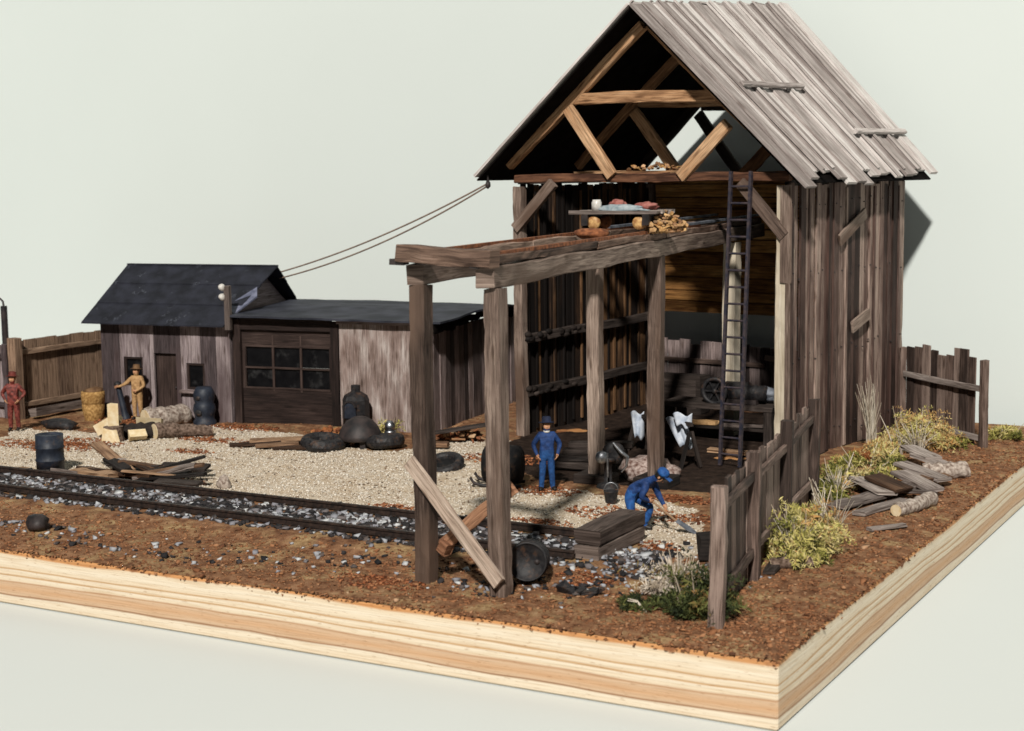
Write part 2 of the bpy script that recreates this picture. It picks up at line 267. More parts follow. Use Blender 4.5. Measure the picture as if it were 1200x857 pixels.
# ------------------------------------------------------------------ mesh builder
class MB:
    def __init__(s): s.v = []; s.f = []; s.m = []; s.uv = []; s.r = []; s.sm = []
    def _add(s, vs, fs, uvs, r=None, mi=0, smooth=False):
        o = len(s.v); r = random.random() if r is None else r
        s.v += [tuple(x) for x in vs]; s.r += [r] * len(vs)
        for f, u in zip(fs, uvs):
            s.f.append([o + i for i in f]); s.uv.append(u); s.m.append(mi); s.sm.append(smooth)
    def box(s, c, d, R=None, mi=0, r=None, jit=0., uo=None):
        c = V(c); h = [x / 2 for x in d]
        loc = [V((sx * h[0], sy * h[1], sz * h[2])) for sx in (-1, 1) for sy in (-1, 1) for sz in (-1, 1)]
        if jit: loc = [p + V((random.uniform(-jit, jit) for _ in range(3))) for p in loc]
        fs = [(0, 1, 3, 2), (4, 6, 7, 5), (0, 4, 5, 1), (2, 3, 7, 6), (0, 2, 6, 4), (1, 5, 7, 3)]
        ax = max(range(3), key=lambda i: d[i]); oth = [i for i in range(3) if i != ax]
        ou = uo or (random.uniform(0, 40), random.uniform(0, 40))
        uvs = []
        for k, f in enumerate(fs):
            na = k // 2
            if na == ax: uvs.append([(loc[i][oth[0]] * .2 + ou[0], loc[i][oth[1]] + ou[1]) for i in f])
            else:
                ac = oth[0] if na == oth[1] else oth[1]
                uvs.append([(loc[i][ax] + ou[0], loc[i][ac] + ou[1] + 3 * na) for i in f])
        vs = [c + (R @ p if R else p) for p in loc]
        s._add(vs, fs, uvs, r, mi)
    def bar(s, p0, p1, w, h, up=(0, 0, 1), mi=0, r=None, jit=0., ext=0.):
        """timber from p0 to p1, w sideways, h along up"""
        if min(w, h) >= .075 and ext == 0. and jit > 0: return s.timber(p0, p1, w, h, up, mi, r)
        p0 = V(p0); p1 = V(p1); x = (p1 - p0); l = x.length; x.normalize()
        u = V(up); y = u.cross(x)
        if y.length < 1e-4: y = V((0, 1, 0)).cross(x)
        y.normalize(); z = x.cross(y)
        R = Matrix((x, y, z)).transposed()
        s.box((p0 + p1) / 2, (l + ext, w, h), R, mi, r, jit)
    def timber(s, p0, p1, w, h, up=(0, 0, 1), mi=0, r=None, rough=.014, chip=.05):
        """hand cut timber: chamfered section, slightly crooked, with chipped arrises and ragged ends"""
        p0 = V(p0); p1 = V(p1); x = p1 - p0; l = x.length; x.normalize(); u = V(up); y = u.cross(x)
        if y.length < 1e-4: y = V((0, 1, 0)).cross(x)
        y.normalize(); z = x.cross(y); n = max(3, min(40, int(l / .28))); c = min(.022, w * .16, h * .16); a, b_ = w / 2, h / 2
        rough = min(rough, min(w, h) * .09)
        sec = [(-a, -b_ + c), (-a, b_ - c), (-a + c, b_), (a - c, b_), (a, b_ - c), (a, -b_ + c), (a - c, -b_), (-a + c, -b_)]
        per = [0]
        for i in range(8): q, q2 = sec[i], sec[(i + 1) % 8]; per.append(per[-1] + math.hypot(q2[0] - q[0], q2[1] - q[1]))
        ou, ov, ph = random.uniform(0, 40), random.uniform(0, 40), random.uniform(0, 9); vs = []; ts = []
        for j in range(n + 1):
            t = l * j / n; wy, wz = rough * 1.2 * math.sin(t * .9 + ph), rough * 1.2 * math.sin(t * 1.3 + ph * 2)
            e = 1 - random.uniform(0, .05) if j in (0, n) else 1
            ts.append(t)
            for k, (sy, sz) in enumerate(sec):
                q = 1 - (random.uniform(.3, 1) * chip / max(w, h) if random.random() < .16 else 0)
                dx = random.uniform(-.02, .02) * min(1, max(w, h) * 4) if j in (0, n) else 0
                vs.append(p0 + x * (t + dx) + y * (sy * e * q + wy + random.uniform(-rough, rough) * .5) + z * (sz * e * q + wz + random.uniform(-rough, rough) * .5))
        fs = []; uvs = []
        for j in range(n):
            for k in range(8):
                k2 = (k + 1) % 8; fs.append((j * 8 + k, (j + 1) * 8 + k, (j + 1) * 8 + k2, j * 8 + k2))
                uvs.append([(ts[j] + ou, per[k] + ov), (ts[j + 1] + ou, per[k] + ov), (ts[j + 1] + ou, per[k + 1] + ov), (ts[j] + ou, per[k + 1] + ov)])
        fs += [tuple(range(8)), tuple(n * 8 + k for k in range(8))[::-1]]
        uvs += [[(q[0] * .3 + ou, q[1] + ov) for q in sec], [(q[0] * .3 + ou, q[1] + ov) for q in sec][::-1]]
        s._add(vs, fs, uvs, r, mi, False)
    def tube(s, pts, rad, n=8, mi=0, r=None, caps=True, smooth=True):
        pts = [V(p) for p in pts]; rads = rad if isinstance(rad, (list, tuple)) else [rad] * len(pts)
        vs = []; prev = None
        for i, p in enumerate(pts):
            t = (pts[min(i + 1, len(pts) - 1)] - pts[max(i - 1, 0)]).normalized()
            if prev is None:
                a = t.orthogonal().normalized()
            else:
                a = (prev - t * prev.dot(t)).normalized()
            prev = a; b = t.cross(a)
            for k in range(n):
                an = 2 * PI * k / n; vs.append(p + (a * math.cos(an) + b * math.sin(an)) * rads[i])
        fs = []; uvs = []; ou = random.uniform(0, 30)
        for i in range(len(pts) - 1):
            for k in range(n):
                k2 = (k + 1) % n
                fs.append((i * n + k, i * n + k2, (i + 1) * n + k2, (i + 1) * n + k))
                uvs.append([(i * .3 + ou, k * .1), (i * .3 + ou, (k + 1) * .1), ((i + 1) * .3 + ou, (k + 1) * .1), ((i + 1) * .3 + ou, k * .1)])
        s._add(vs, fs, uvs, r, mi, smooth)
        if caps:
            for i, rev in ((0, True), (len(pts) - 1, False)):
                ring = [vs[i * n + k] for k in range(n)]
                if rev: ring = ring[::-1]
                s._add(ring, [tuple(range(n))], [[(v[0], v[1]) for v in ring]], r, mi, False)
    def lathe(s, prof, n=20, c=(0, 0, 0), R=None, mi=0, smooth=True, wob=0.):
        c = V(c); vs = []
        for (rr, z) in prof:
            for k in range(n):
                a = 2 * PI * k / n; q = rr * (1 + random.uniform(-wob, wob))
                p = V((q * math.cos(a), q * math.sin(a), z)); vs.append(c + (R @ p if R else p))
        fs = []; uvs = []
        for i in range(len(prof) - 1):
            for k in range(n):
                k2 = (k + 1) % n
                fs.append((i * n + k, i * n + k2, (i + 1) * n + k2, (i + 1) * n + k)); uvs.append([(0, 0), (1, 0), (1, 1), (0, 1)])
        s._add(vs, fs, uvs, None, mi, smooth)
        for i, rev in ((0, True), (len(prof) - 1, False)):
            if prof[i][0] > 1e-3:
                ring = [vs[i * n + k] for k in range(n)]
                if rev: ring = ring[::-1]
                s._add(ring, [tuple(range(n))], [[(v[0], v[1]) for v in ring]], None, mi, False)
    def prism(s, pts, n, mi=0, r=None):
        """closed flat polygon pts extruded by vector n"""
        pts = [V(p) for p in pts]; n = V(n); k = len(pts)
        vs = pts + [p + n for p in pts]
        e = (pts[1] - pts[0]).normalized(); g = n.cross(e).normalized(); ou = random.uniform(0, 30)
        uv = [(p.dot(e) + ou, p.dot(g)) for p in vs]
        fs = [tuple(range(k))[::-1], tuple(range(k, 2 * k))] + [(i, (i + 1) % k, (i + 1) % k + k, i + k) for i in range(k)]
        s._add(vs, fs, [[uv[i] for i in f] for f in fs], r, mi)
    def blob(s, c, d, seed=0, amp=.25, fr=1.6, sub=2, mi=0, R=None, smooth=True):
        bm = bmesh.new(); bmesh.ops.create_icosphere(bm, subdivisions=sub, radius=1)
        c = V(c); vs = []
        for v in bm.verts:
            k = 1 + amp * mnoise.noise(v.co * fr + V((seed * 3.1, seed * 1.7, seed)))
            p = V((v.co.x * d[0], v.co.y * d[1], v.co.z * d[2])) * k; vs.append(c + (R @ p if R else p))
        fs = [tuple(v.index for v in f.verts) for f in bm.faces]; bm.free()
        s._add(vs, fs, [[(0, 0)] * len(f) for f in fs], None, mi, smooth)
    def mesh(s, name, mats):
        me = bpy.data.meshes.new(name); me.from_pydata(s.v, [], s.f); 
        for m in (mats if isinstance(mats, (list, tuple)) else [mats]): me.materials.append(m)
        me.polygons.foreach_set('material_index', s.m); me.polygons.foreach_set('use_smooth', s.sm)
        uv = me.uv_layers.new(name='UVMap'); uv.data.foreach_set('uv', [x for f in s.uv for c in f for x in c])
        a = me.attributes.new('rnd', 'FLOAT', 'POINT'); a.data.foreach_set('value', s.r)
        me.update(); return me
    def build(s, name, mats, parent=None, loc=None, bevel=0.):
        o = bpy.data.objects.new(name, s.mesh(name, mats)); col.objects.link(o)
        if parent: o.parent = parent
        if loc is not None: o.location = loc
        if bevel:
            b = o.modifiers.new('bevel', 'BEVEL'); b.width = bevel; b.segments = 1; b.limit_method = 'ANGLE'
        return o

def tag(o, label=None, cat=None, group=None, kind=None):
    if label: o['label'] = label
    if cat: o['category'] = cat
    if group: o['group'] = group
    if kind: o['kind'] = kind
    return o
def empty(name, loc=(0, 0, 0), rz=0., label=None, cat=None, group=None):
    o = bpy.data.objects.new(name, None); col.objects.link(o); o.location = loc; o.rotation_euler = (0, 0, rz); o.empty_display_size = .3
    return tag(o, label, cat, group)
def copy_thing(o, parent=None):
    c = o.copy(); col.objects.link(c)
    if parent: c.parent = parent
    for ch in list(o.children): copy_thing(ch, c)
    return c

# ------------------------------------------------------------------ ground
def smooth(a, b, x):
    t = min(1, max(0, (x - a) / (b - a))); return t * t * (3 - 2 * t)
def gh(x, y):
    """terrain height"""
    z = .07 * mnoise.noise(V((x * .35, y * .35, 0))) + .035 * mnoise.noise(V((x * 1.3, y * 1.3, 4.))) + .018 * mnoise.noise(V((x * 4, y * 4, 9.)))
    e = min(y, -x)
    z *= smooth(0, 1.2, e) * .8 + .2
    t = smooth(2.6, 3.5, y) * (1 - smooth(6.0, 6.9, y)) * (1 - smooth(-5.4, -4.4, x))
    z = z * (1 - .7 * t) + .10 * t
    z -= .05 * (1 - smooth(0, .35, e))
    return z
def inpoly(x, y, P):
    c = False; j = len(P) - 1
    for i in range(len(P)):
        xi, yi = P[i]; xj, yj = P[j]
        if (yi > y) != (yj > y) and x < (xj - xi) * (y - yi) / (yj - yi) + xi: c = not c
        j = i
    return c
GRAVEL = [(-24.6, 6.9), (-27.5, 9.4), (-28.5, 11.8), (-25.8, 12.1), (-24.9, 11.0), (-23.8, 11.6), (-24.2, 14.4), (-22.0, 14.7), (-18.0, 13.6), (-15.8, 12.9), (-15.4, 15.4), (-13.9, 16.2), (-11.2, 11.3), (-10.2, 10.2), (-8.4, 10.4), (-6.5, 10.2), (-5.2, 9.7), (-3.7, 5.9), (-4.3, 5.2), (-5.8, 6.5), (-10.3, 6.5), (-20.6, 6.7)]
RUST = [(-19.8, 7.2, 1.9, .75), (-25.6, 9.6, 1.6, .6), (-22.4, 14.6, 1.2, .5), (-18.7, 14.0, .9, .45), (-15.3, 16.0, 1., .5), (-11.6, 6.9, .8, .25), (-6.7, 8.6, 1.25, .7), (-9.4, 10.0, .8, .5), (-6.1, 10.6, .9, .4), (-5.0, 8.7, .5, .5), (-4.6, 5.9, .4, .4), (-25.0, 10.5, 1.3, .7), (-26.0, 14.0, 1.4, .8), (-21.2, 10.8, .8, .3), (-22.0, 12.6, 1.5, .4), (-12.4, 13.2, 1.2, .7), (-7.9, 7.0, .7, .3), (-4.9, 3.0, .5, .35), (-8.3, 1.1, .9, .4)]
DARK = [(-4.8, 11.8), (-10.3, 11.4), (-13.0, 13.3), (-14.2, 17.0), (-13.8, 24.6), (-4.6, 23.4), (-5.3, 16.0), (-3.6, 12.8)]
def wob(x, y): return .5 * mnoise.noise(V((x * .8, y * .8, 2.2))) , .5 * mnoise.noise(V((x * .8, y * .8, 7.7)))
def masks(x, y):
    wx, wy = wob(x, y); X, Y = x + wx, y + wy
    g = 1. if inpoly(X, Y, GRAVEL) else 0.
    r = 0.
    for cx, cy, rx, ry in RUST:
        d = math.hypot((X - cx) / rx, (Y - cy) / ry)
        if d < 1.5: r = max(r, .80 - d * .52)
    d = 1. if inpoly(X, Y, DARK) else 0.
    return g, max(0, min(1, r)), d

def make_ground():
    x0, x1, y0, y1, st = -36., -.02, .02, 24.9, .115
    nx = int((x1 - x0) / st) + 1; ny = int((y1 - y0) / st) + 1
    xs = np.linspace(x0, x1, nx); ys = np.linspace(y0, y1, ny)
    vs = []; g = []; r = []; d = []
    for y in ys:
        for x in xs:
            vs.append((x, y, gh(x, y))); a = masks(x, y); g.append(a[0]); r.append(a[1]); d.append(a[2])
    # a short skirt so that the soil laps over the edge of the board
    fs = [(j * nx + i, j * nx + i + 1, (j + 1) * nx + i + 1, (j + 1) * nx + i) for j in range(ny - 1) for i in range(nx - 1)]
    me = bpy.data.meshes.new('ground'); me.from_pydata(vs, [], fs); me.materials.append(M['ground'])
    for n, a in (('gravel', g), ('rust', r), ('dark', d)):
        at = me.attributes.new(n, 'FLOAT', 'POINT'); at.data.foreach_set('value', a)
    me.polygons.foreach_set('use_smooth', [True] * len(fs))
    o = bpy.data.objects.new('ground', me); col.objects.link(o)
    tag(o, 'red brown soil with a cream gravel yard', kind='structure')
make_ground()

b = MB(); b.box((-18, 12.45, -.63), (36, 24.9, 1.14)); base = b.build('plywood_base', M['ply'], bevel=.03)
tag(base, 'thick plywood board with layered edges carrying the whole diorama', 'base board')

# seamless card behind and under the model
b = MB(); b.box((-15, -12, -1.25), (230, 90, .08)); t = b.build('table_surface', M['table']); tag(t, 'white table surface under the plywood board', kind='structure')
b = MB(); b.box((-15, 0, 0), (230, .1, 60)); t = b.build("backdrop", M['paper'], loc=(-3.7, 25.9, 20)); t.rotation_euler = (0, 0, math.radians(-3.2)); tag(t, 'plain pale green grey backdrop card', kind='structure')

# ------------------------------------------------------------------ loose stones (uncountable)
CUBE = np.array([(x, y, z) for x in (-1, 1) for y in (-1, 1) for z in (-1, 1)], float)
CF = np.array([(0, 1, 3, 2), (4, 6, 7, 5), (0, 4, 5, 1), (2, 3, 7, 6), (0, 2, 6, 4), (1, 5, 7, 3)])
def stones(name, label, P, S, Rv, mat, flat=(.5, .9)):
    n = len(P); P = np.asarray(P); S = np.asarray(S)
    v = np.repeat(CUBE[None] * .62, n, 0) * (1 + rng.uniform(-.3, .3, (n, 8, 3))) * rng.choice([.45, .8, 1., 1.25], (n, 8, 1))
    v[:, :, 2] *= rng.uniform(*flat, (n, 1)); v[:, :, 0] *= rng.uniform(.8, 1.5, (n, 1))
    a = rng.uniform(0, 2 * PI, n); ca, sa = np.cos(a)[:, None], np.sin(a)[:, None]
    x, y = v[:, :, 0].copy(), v[:, :, 1].copy(); v[:, :, 0] = ca * x - sa * y; v[:, :, 1] = sa * x + ca * y
    tl = rng.uniform(-.5, .5, n); ct, stt = np.cos(tl)[:, None], np.sin(tl)[:, None]
    y, z = v[:, :, 1].copy(), v[:, :, 2].copy(); v[:, :, 1] = ct * y - stt * z; v[:, :, 2] = stt * y + ct * z
    v = v * S[:, None, None] + P[:, None, :]
    f = (CF[None] + (np.arange(n) * 8)[:, None, None]).reshape(-1)
    me = bpy.data.meshes.new(name)
    me.vertices.add(n * 8); me.vertices.foreach_set('co', v.reshape(-1))
    me.loops.add(n * 24); me.loops.foreach_set('vertex_index', f)
    me.polygons.add(n * 6); me.polygons.foreach_set('loop_start', np.arange(0, n * 24, 4)); 
    me.update(calc_edges=True); me.validate()
    at = me.attributes.new('rnd', 'FLOAT', 'POINT'); at.data.foreach_set('value', np.repeat(np.asarray(Rv), 8))
    me.materials.append(mat)
    o = bpy.data.objects.new(name, me); col.objects.link(o); tag(o, label, kind='stuff'); return o

def scatter():
    bp, bs, br = [], [], []; pp, ps, pr = [], [], []; cp, cs, cr = [], [], []; hp, hs, hr = [], [], []
    # ballast between and beside the rails
    for _ in range(11500):
        x = random.uniform(-36, -4.0); y = random.gauss(4.8, 1.0)
        if y < 2.4 or y > 6.5: continue
        if y > 5.95 and random.random() < .8: continue
        if y < 3.45 and random.random() < .965: continue
        s = random.triangular(.03, .11, .05) if y > 3.3 else random.uniform(.02, .06)
        if abs(y - 3.95) < .16 or abs(y - 5.7) < .16: continue
        bp.append((x, y, gh(x, y) + s * .25)); bs.append(s)
        k = (.43 if 4.0 < y < 5.7 else .36) + .32 * mnoise.noise(V((x * .9, y * .9, 3))); br.append(min(1, max(0, random.gauss(k, .27))))
    # pale stone drifts: front edge, by the fence foot, right edge
    for cx, cy, sx, sy, n in ((-14.3, .9, 1.8, .2, 60), (-11.5, 1.7, 1.2, .4, 60), (-4.3, 3.9, .8, .6, 170), (-4.9, 2.7, .8, .4, 60), (-8.9, 2.6, 1.5, .4, 60), (-3.2, 4.3, .5, .6, 120), (-18, 1.6, 1.5, .3, 80), (-6.3, 1.5, .8, .3, 60)):
        for _ in range(n):
            x, y = random.gauss(cx, sx), random.gauss(cy, sy)
            if x > -.08 or y < .06: continue
            s = random.triangular(.022, .10, .04); bp.append((x, y, gh(x, y) + s * .3)); bs.append(s); br.append(random.uniform(0, 1))
    # yard gravel
    n = 0
    while n < 26000:
        x, y = random.uniform(-28.5, -3.6), random.uniform(5.0, 16.4)
        g, r, d = masks(x, y)
        if g < .5 or (r > .55 and random.random() < .85) or d > .5: continue
        s = random.triangular(.010, .040, .014); pp.append((x, y, gh(x, y) + s * .25)); ps.append(s); pr.append(random.random()); n += 1
    # soil crumbs on the brown ground
    n = 0
    while n < 17000:
        x = -random.random() ** 1.0 * 29; y = random.uniform(.05, 3.2) if random.random() < .55 else random.uniform(.05, 24.8)
        if random.random() < .3: x = random.uniform(-3.2, -.05); y = random.uniform(.05, 22)
        g, r, d = masks(x, y)
        if g > .5 or d > .5: continue
        s = random.uniform(.015, .045) * (1.8 if random.random() < .06 else 1); cp.append((x, y, gh(x, y) + s * .2)); cs.append(s); cr.append(random.betavariate(2, 2)); n += 1
    for _ in range(1500):
        s = random.triangular(.012, .055, .018)
        if random.random() < .6: p = (random.uniform(-34, -.02), -.005, random.uniform(-.05, .03) - abs(random.gauss(0, .05)))
        else: p = (.005, random.uniform(.02, 24.8), random.uniform(-.05, .03) - abs(random.gauss(0, .04)))
        cp.append(p); cs.append(s); cr.append(random.random() * .8)
    # rust coloured chips where the yard is littered
    for cx, cy, rx, ry in RUST:
        for _ in range(int(420 * rx * ry) + 40):
            a = random.random() * 2 * PI; q = math.sqrt(random.random()) * 1.15
            x, y = cx + math.cos(a) * rx * q, cy + math.sin(a) * ry * q
            if y < .06 or x > -.06: continue
            s = random.uniform(.02, .055); hp.append((x, y, gh(x, y) + s * .35)); hs.append(s); hr.append(random.random())
    stones('ballast', 'black, grey and white ballast stones along the track', bp, bs, br, M['ballast'])
    stones('gravel', 'cream gravel covering the yard', pp, ps, pr, M['pebble'])
    stones('soil_crumbs', 'crumbs of red brown soil along the edges of the board', cp, cs, cr, M['crumb'], flat=(.2, .7))
    stones('rust_chips', 'rust coloured chips littering the yard', hp, hs, hr, M['chip'], flat=(.2, .6))
scatter()

# ------------------------------------------------------------------ railway track
tr = empty('railway_track', (-20, 4.82, .1), 0, 'dark rusty railway track crossing the front of the yard', 'railway track')
for y in (-.87, .88):
    b = MB(); L_ = 14.3
    b.box((-.8, y, .165), (30.4, .085, .045)); b.box((-.8, y, .105), (30.4, .03, .08)); b.box((-.8, y, .05), (30.4, .15, .03)); b.build('rail', M['rail'], tr)
tie0 = None
for i in range(48):
    x = -15.7 + i * .63
    if tie0 is None:
        b = MB(); b.box((0, 0, 0), (.22, 2.5, .12), jit=.01); tie0 = b.build('sleeper', M['dark_timber'], tr); o = tie0
    else:
        o = tie0.copy(); col.objects.link(o); o.parent = tr
    o.location = (x, random.uniform(-.05, .05), -.045); o.rotation_euler = (0, 0, random.uniform(-.04, .04))

bt = empty('track_bumper', (-5.36, 5.12, gh(-5, 5.2)), math.radians(-2), 'dark stop of two stacked timbers across the track end', 'buffer stop')
for k, z in enumerate((.17, .475)):
    b = MB(); b.timber((.01 * k, -1.02, z), (-.01, 1.03, z), .55 + .03 * k, .30); b.build('timber', M['bumper'], bt)

# ------------------------------------------------------------------ barn
BR = math.radians(-7.5)
barn = empty('barn', (-5.4, 15.9, 0), BR, 'tall weathered open fronted barn with a steep board roof', 'barn')
W, LB, H = 8.8, 7.5, 7.3
def vboards(mb, along, fixed, a0, a1, z0, z1, wmin, wmax, th, zj=.12, tj=.03, gap=.012, skip=()):
    """vertical boards; along 'x' or 'y', fixed = position on the other axis"""
    a = a0
    while a < a1 - .05:
        w = min(random.uniform(wmin, wmax), a1 - a)
        zz0, zz1 = z0, z1 + random.uniform(-zj, zj); off = random.uniform(-tj, tj)
        if not any(s0 < a + w / 2 < s1 for s0, s1 in skip):
            c = (a + w / 2, fixed + off, (zz0 + zz1) / 2) if along == 'x' else (fixed + off, a + w / 2, (zz0 + zz1) / 2)
            d = (w - gap, th, zz1 - zz0) if along == 'x' else (th, w - gap, zz1 - zz0)
            mb.box(c, d, jit=.008)
        a += w
b = MB(); vboards(b, 'y', -.03, .02, LB, -.06, H - .02, .19, .42, .07, .06, .055)
for y in (1.05, 2.25, 3.35, 5.2, 6.15, 6.9): b.box((.05, y, 3.6), (.05, .09, 7.1), jit=.01)
o = b.build('wall', M['barn'], barn); tag(o, 'sunlit side wall of vertical boards')
nb = MB()
for z in (.55, 2.75, 4.9, 6.75):
    for k in range(20): nb.box((.04, .1 + k * .37 + random.uniform(-.1, .1), z + random.uniform(-.14, .14)), (.05, .03, .03))
nb = nb.build('nails', M['soot'], barn); nb['kind'] = 'stuff'
for y0, z0, y1, z1 in ((2.75, 5.72, 4.4, 6.42), (3.62, 3.3, 4.7, 3.6)):
    b = MB(); b.timber((.13, y0, z0), (.13, y1, z1), .07, .34); o = b.build('patch_board', M['post'], barn)
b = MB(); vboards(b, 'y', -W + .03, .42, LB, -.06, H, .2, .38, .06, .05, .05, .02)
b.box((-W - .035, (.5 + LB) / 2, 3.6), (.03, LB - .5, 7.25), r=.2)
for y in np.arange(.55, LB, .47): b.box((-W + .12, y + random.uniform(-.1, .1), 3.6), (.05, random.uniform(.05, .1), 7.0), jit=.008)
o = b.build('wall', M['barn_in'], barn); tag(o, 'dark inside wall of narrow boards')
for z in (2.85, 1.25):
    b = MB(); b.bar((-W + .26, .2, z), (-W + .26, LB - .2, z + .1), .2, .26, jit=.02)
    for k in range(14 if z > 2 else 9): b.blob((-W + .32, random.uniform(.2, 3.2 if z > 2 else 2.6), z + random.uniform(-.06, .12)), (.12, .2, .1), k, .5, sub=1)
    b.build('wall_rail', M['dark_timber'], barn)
b = MB(); b.box((-W / 2, LB + .03, 5.2), (W - .1, .03, 4.15), r=.0); z = 3.1
while z < H - .05:
    h = random.uniform(.3, .46); b.box((-W / 2, LB - .04 + random.uniform(-.03, .03), z + h / 2), (W - .1, .06, h - .045), jit=.012); z += h
o = b.build('wall', M['back'], barn); tag(o, 'back wall of horizontal orange boards above an opening')
for x, y, w, m_, lab in ((-W + .14, .14, .30, 'post', None), (-.21, .18, .36, 'pale', 'pale corner post'), (-W + .14, LB - .14, .28, 'post', None), (-.15, LB - .16, .28, 'post', None), (-3.49, 3.36, .40, 'pale', 'pale post inside behind the ladder')):
    b = MB(); hh = 7.3 if x != -3.49 else 5.6; b.timber((x, y, 3.6 - hh / 2 if x != -3.49 else 0), (x, y, 3.6 + hh / 2 if x != -3.49 else 5.6), w, w, up=(0, 1, 0))
    o = b.build('corner_post' if x != -3.49 else 'inner_post', M[m_], barn); tag(o, lab)
# outer weathered plank covering the corner post on the sunny side
b = MB(); b.box((-.08, -.035, 6.0), (.30, .05, 2.5), jit=.02); b.box((-.01, -.035, 2.4), (.12, .05, 4.7), jit=.012)
b.build('corner_board', M['post'], barn)
# roof frames
XR, ZR = -4.35, 12.05
def ridge(y): return V((XR, y, 12.02 + .62 * (y + .7) / 8.7))
EL, ER = V((-9.62, 0, 7.50)), V((.64, 0, 7.36))
for k, y in enumerate((.12, 3.6, LB - .12)):
    tm = M['truss'] if k < 2 else M['dark_timber']  # rear frame gets dark wood: its shade is put into the colour
    b = MB(); b.timber((-W + .05, y, 7.48), (-.05, y, 7.48), .24, .24); b.build('tie_beam', M['rust_beam'] if k < 2 else tm, barn)
    pk = ridge(y) - V((0, 0, .42))
    for e, sx in ((EL, 1), (ER, -1)):
        b = MB(); foot = V((e.x + sx * .62, y, e.z + .34)); b.bar(foot, (pk.x - sx * .1, y, pk.z - .1), .22, .28, jit=.008); b.build('rafter', tm, barn)
    b = MB(); b.bar((-6.75, y + .02, 9.68), (-2.2, y + .02, 9.62), .22, .32, jit=.01); b.build('collar_beam', tm, barn)
    b = MB(); b.bar((-6.82, y - .16, 9.42), (-5.35, y - .16, 7.55), .34, .17, up=(0, 1, 0), jit=.01); b.v = b.v; b.build('strut', tm, barn)
    b = MB(); b.bar((-1.75, y - .16, 8.85), (-3.2, y - .16, 7.5), .34, .17, up=(0, 1, 0), jit=.01); b.build('strut', tm, barn)
for x0, z0, x1, z1 in ((-W + .1, 6.05, -7.35, 7.36), (-.1, 5.95, -1.4, 7.34)):
    b = MB(); b.bar((x0, -.02, z0), (x1, -.02, z1), .30, .16, up=(0, 1, 0)); b.build('knee_brace', M['post'], barn)
b = MB(); b.box((-W + .12, 3.9, 7.42), (.24, 7.3, .2)); b.build('wall_plate', M['dark_timber'], barn)
b = MB(); b.box((-.16, 3.9, 7.30), (.2, 7.3, .16)); b.build('wall_plate', M['dark_timber'], barn)
# roofs of running boards
def roof_side(e, name, mat, lab, stag):
    b = MB(); y = -.75; k = 0
    while y < 7.98:
        w = random.uniform(.36, .54); yc = y + w / 2; rp = ridge(yc); ep = V((e.x, yc, e.z))
        d = (ep - rp).normalized(); nrm = V((0, 1, 0)).cross(d) if e.x < 0 and e is EL else d.cross(V((0, 1, 0)))
        if nrm.z < 0: nrm = -nrm
        up = .03 + (.065 if k % 2 else 0) + random.uniform(0, .015)
        ep2 = ep + d * random.uniform(-stag, stag)
        b.bar(rp + nrm * up + d * random.uniform(-.02, .05), ep2 + nrm * up, w + .06, .074, up=nrm, jit=.008, ext=.001)
        if k % 2 == 0 and random.random() < .6 and y + w < 7.6:   # cover strip over the joint
            b.bar(rp + nrm * .20 + V((0, w / 2, 0)), ep + d * random.uniform(-stag, stag) + nrm * .19 + V((0, w / 2, 0)), .11, .04, up=nrm)
        y += w; k += 1
    o = b.build(name, mat, barn); tag(o, lab); return nrm
nR = roof_side(ER, 'roof', M['roof'], 'silver grey board roof slope', .30)
nL = roof_side(EL, 'roof', M['roof'], 'far board roof slope', .08)
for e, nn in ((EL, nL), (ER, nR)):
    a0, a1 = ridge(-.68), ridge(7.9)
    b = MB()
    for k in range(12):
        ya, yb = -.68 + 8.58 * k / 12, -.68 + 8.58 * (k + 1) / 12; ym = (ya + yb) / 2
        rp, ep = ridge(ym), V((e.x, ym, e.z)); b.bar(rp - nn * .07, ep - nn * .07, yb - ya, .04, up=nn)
    b.build('roof_shade', M['shade_and_tar'], barn)  # added black sheet, darkening the roof underside in place of cast shade
for y0, y1, t_ in ((.55, 4.0, .50), (4.75, 8.1, .765)):
    p0 = ridge(y0).lerp(V((ER.x, y0, ER.z)), t_) + nR * .24; p1 = ridge(y1).lerp(V((ER.x, y1, ER.z)), t_ + .01) + nR * .24
    b = MB(); b.bar(p0, p1, .16, .10, up=nR, jit=.01); b.build('roof_batten', M['roof'], barn)
# planks and litter lying on the tie beams belong to the loft
b = MB(); b.box((-4.6, .62, 7.64), (1.9, .5, .05)); b.box((-6.9, 1.9, 7.64), (1.6, .8, .05), jit=.02); b.build('loft_planks', M['truss'], barn)

# fence closing the back of the barn
def board_fence_local(mb, x0, x1, z1, zj=.1, w=(.3, .48)):
    a = x0
    while a < x1 - .1:
        ww = min(random.uniform(*w), x1 - a); h = z1 + random.uniform(-zj, zj)
        mb.box((a + ww / 2, random.uniform(-.015, .015), h / 2), (ww - .025, .06, h), jit=.012); a += ww
def fw(lx, ly):   # barn local to world
    c, s_ = math.cos(BR), math.sin(BR); return (-5.4 + c * lx - s_ * ly, 15.9 + s_ * lx + c * ly)
x, y = fw(-W + .1, 7.85)
f = empty('board_fence', (x, y, 0), BR, 'dark board fence seen through the open back of the barn', 'fence')
b = MB(); board_fence_local(b, 0, 8.0, 2.1); b.build('boards', M['annex'], f)
b = MB(); b.bar((0, -.08, 1.5), (4, -.08, 1.5), .08, .14); b.bar((4, -.08, 1.75), (8, -.08, 1.25), .08, .16); b.build('fence_rail', M['fence'], f)

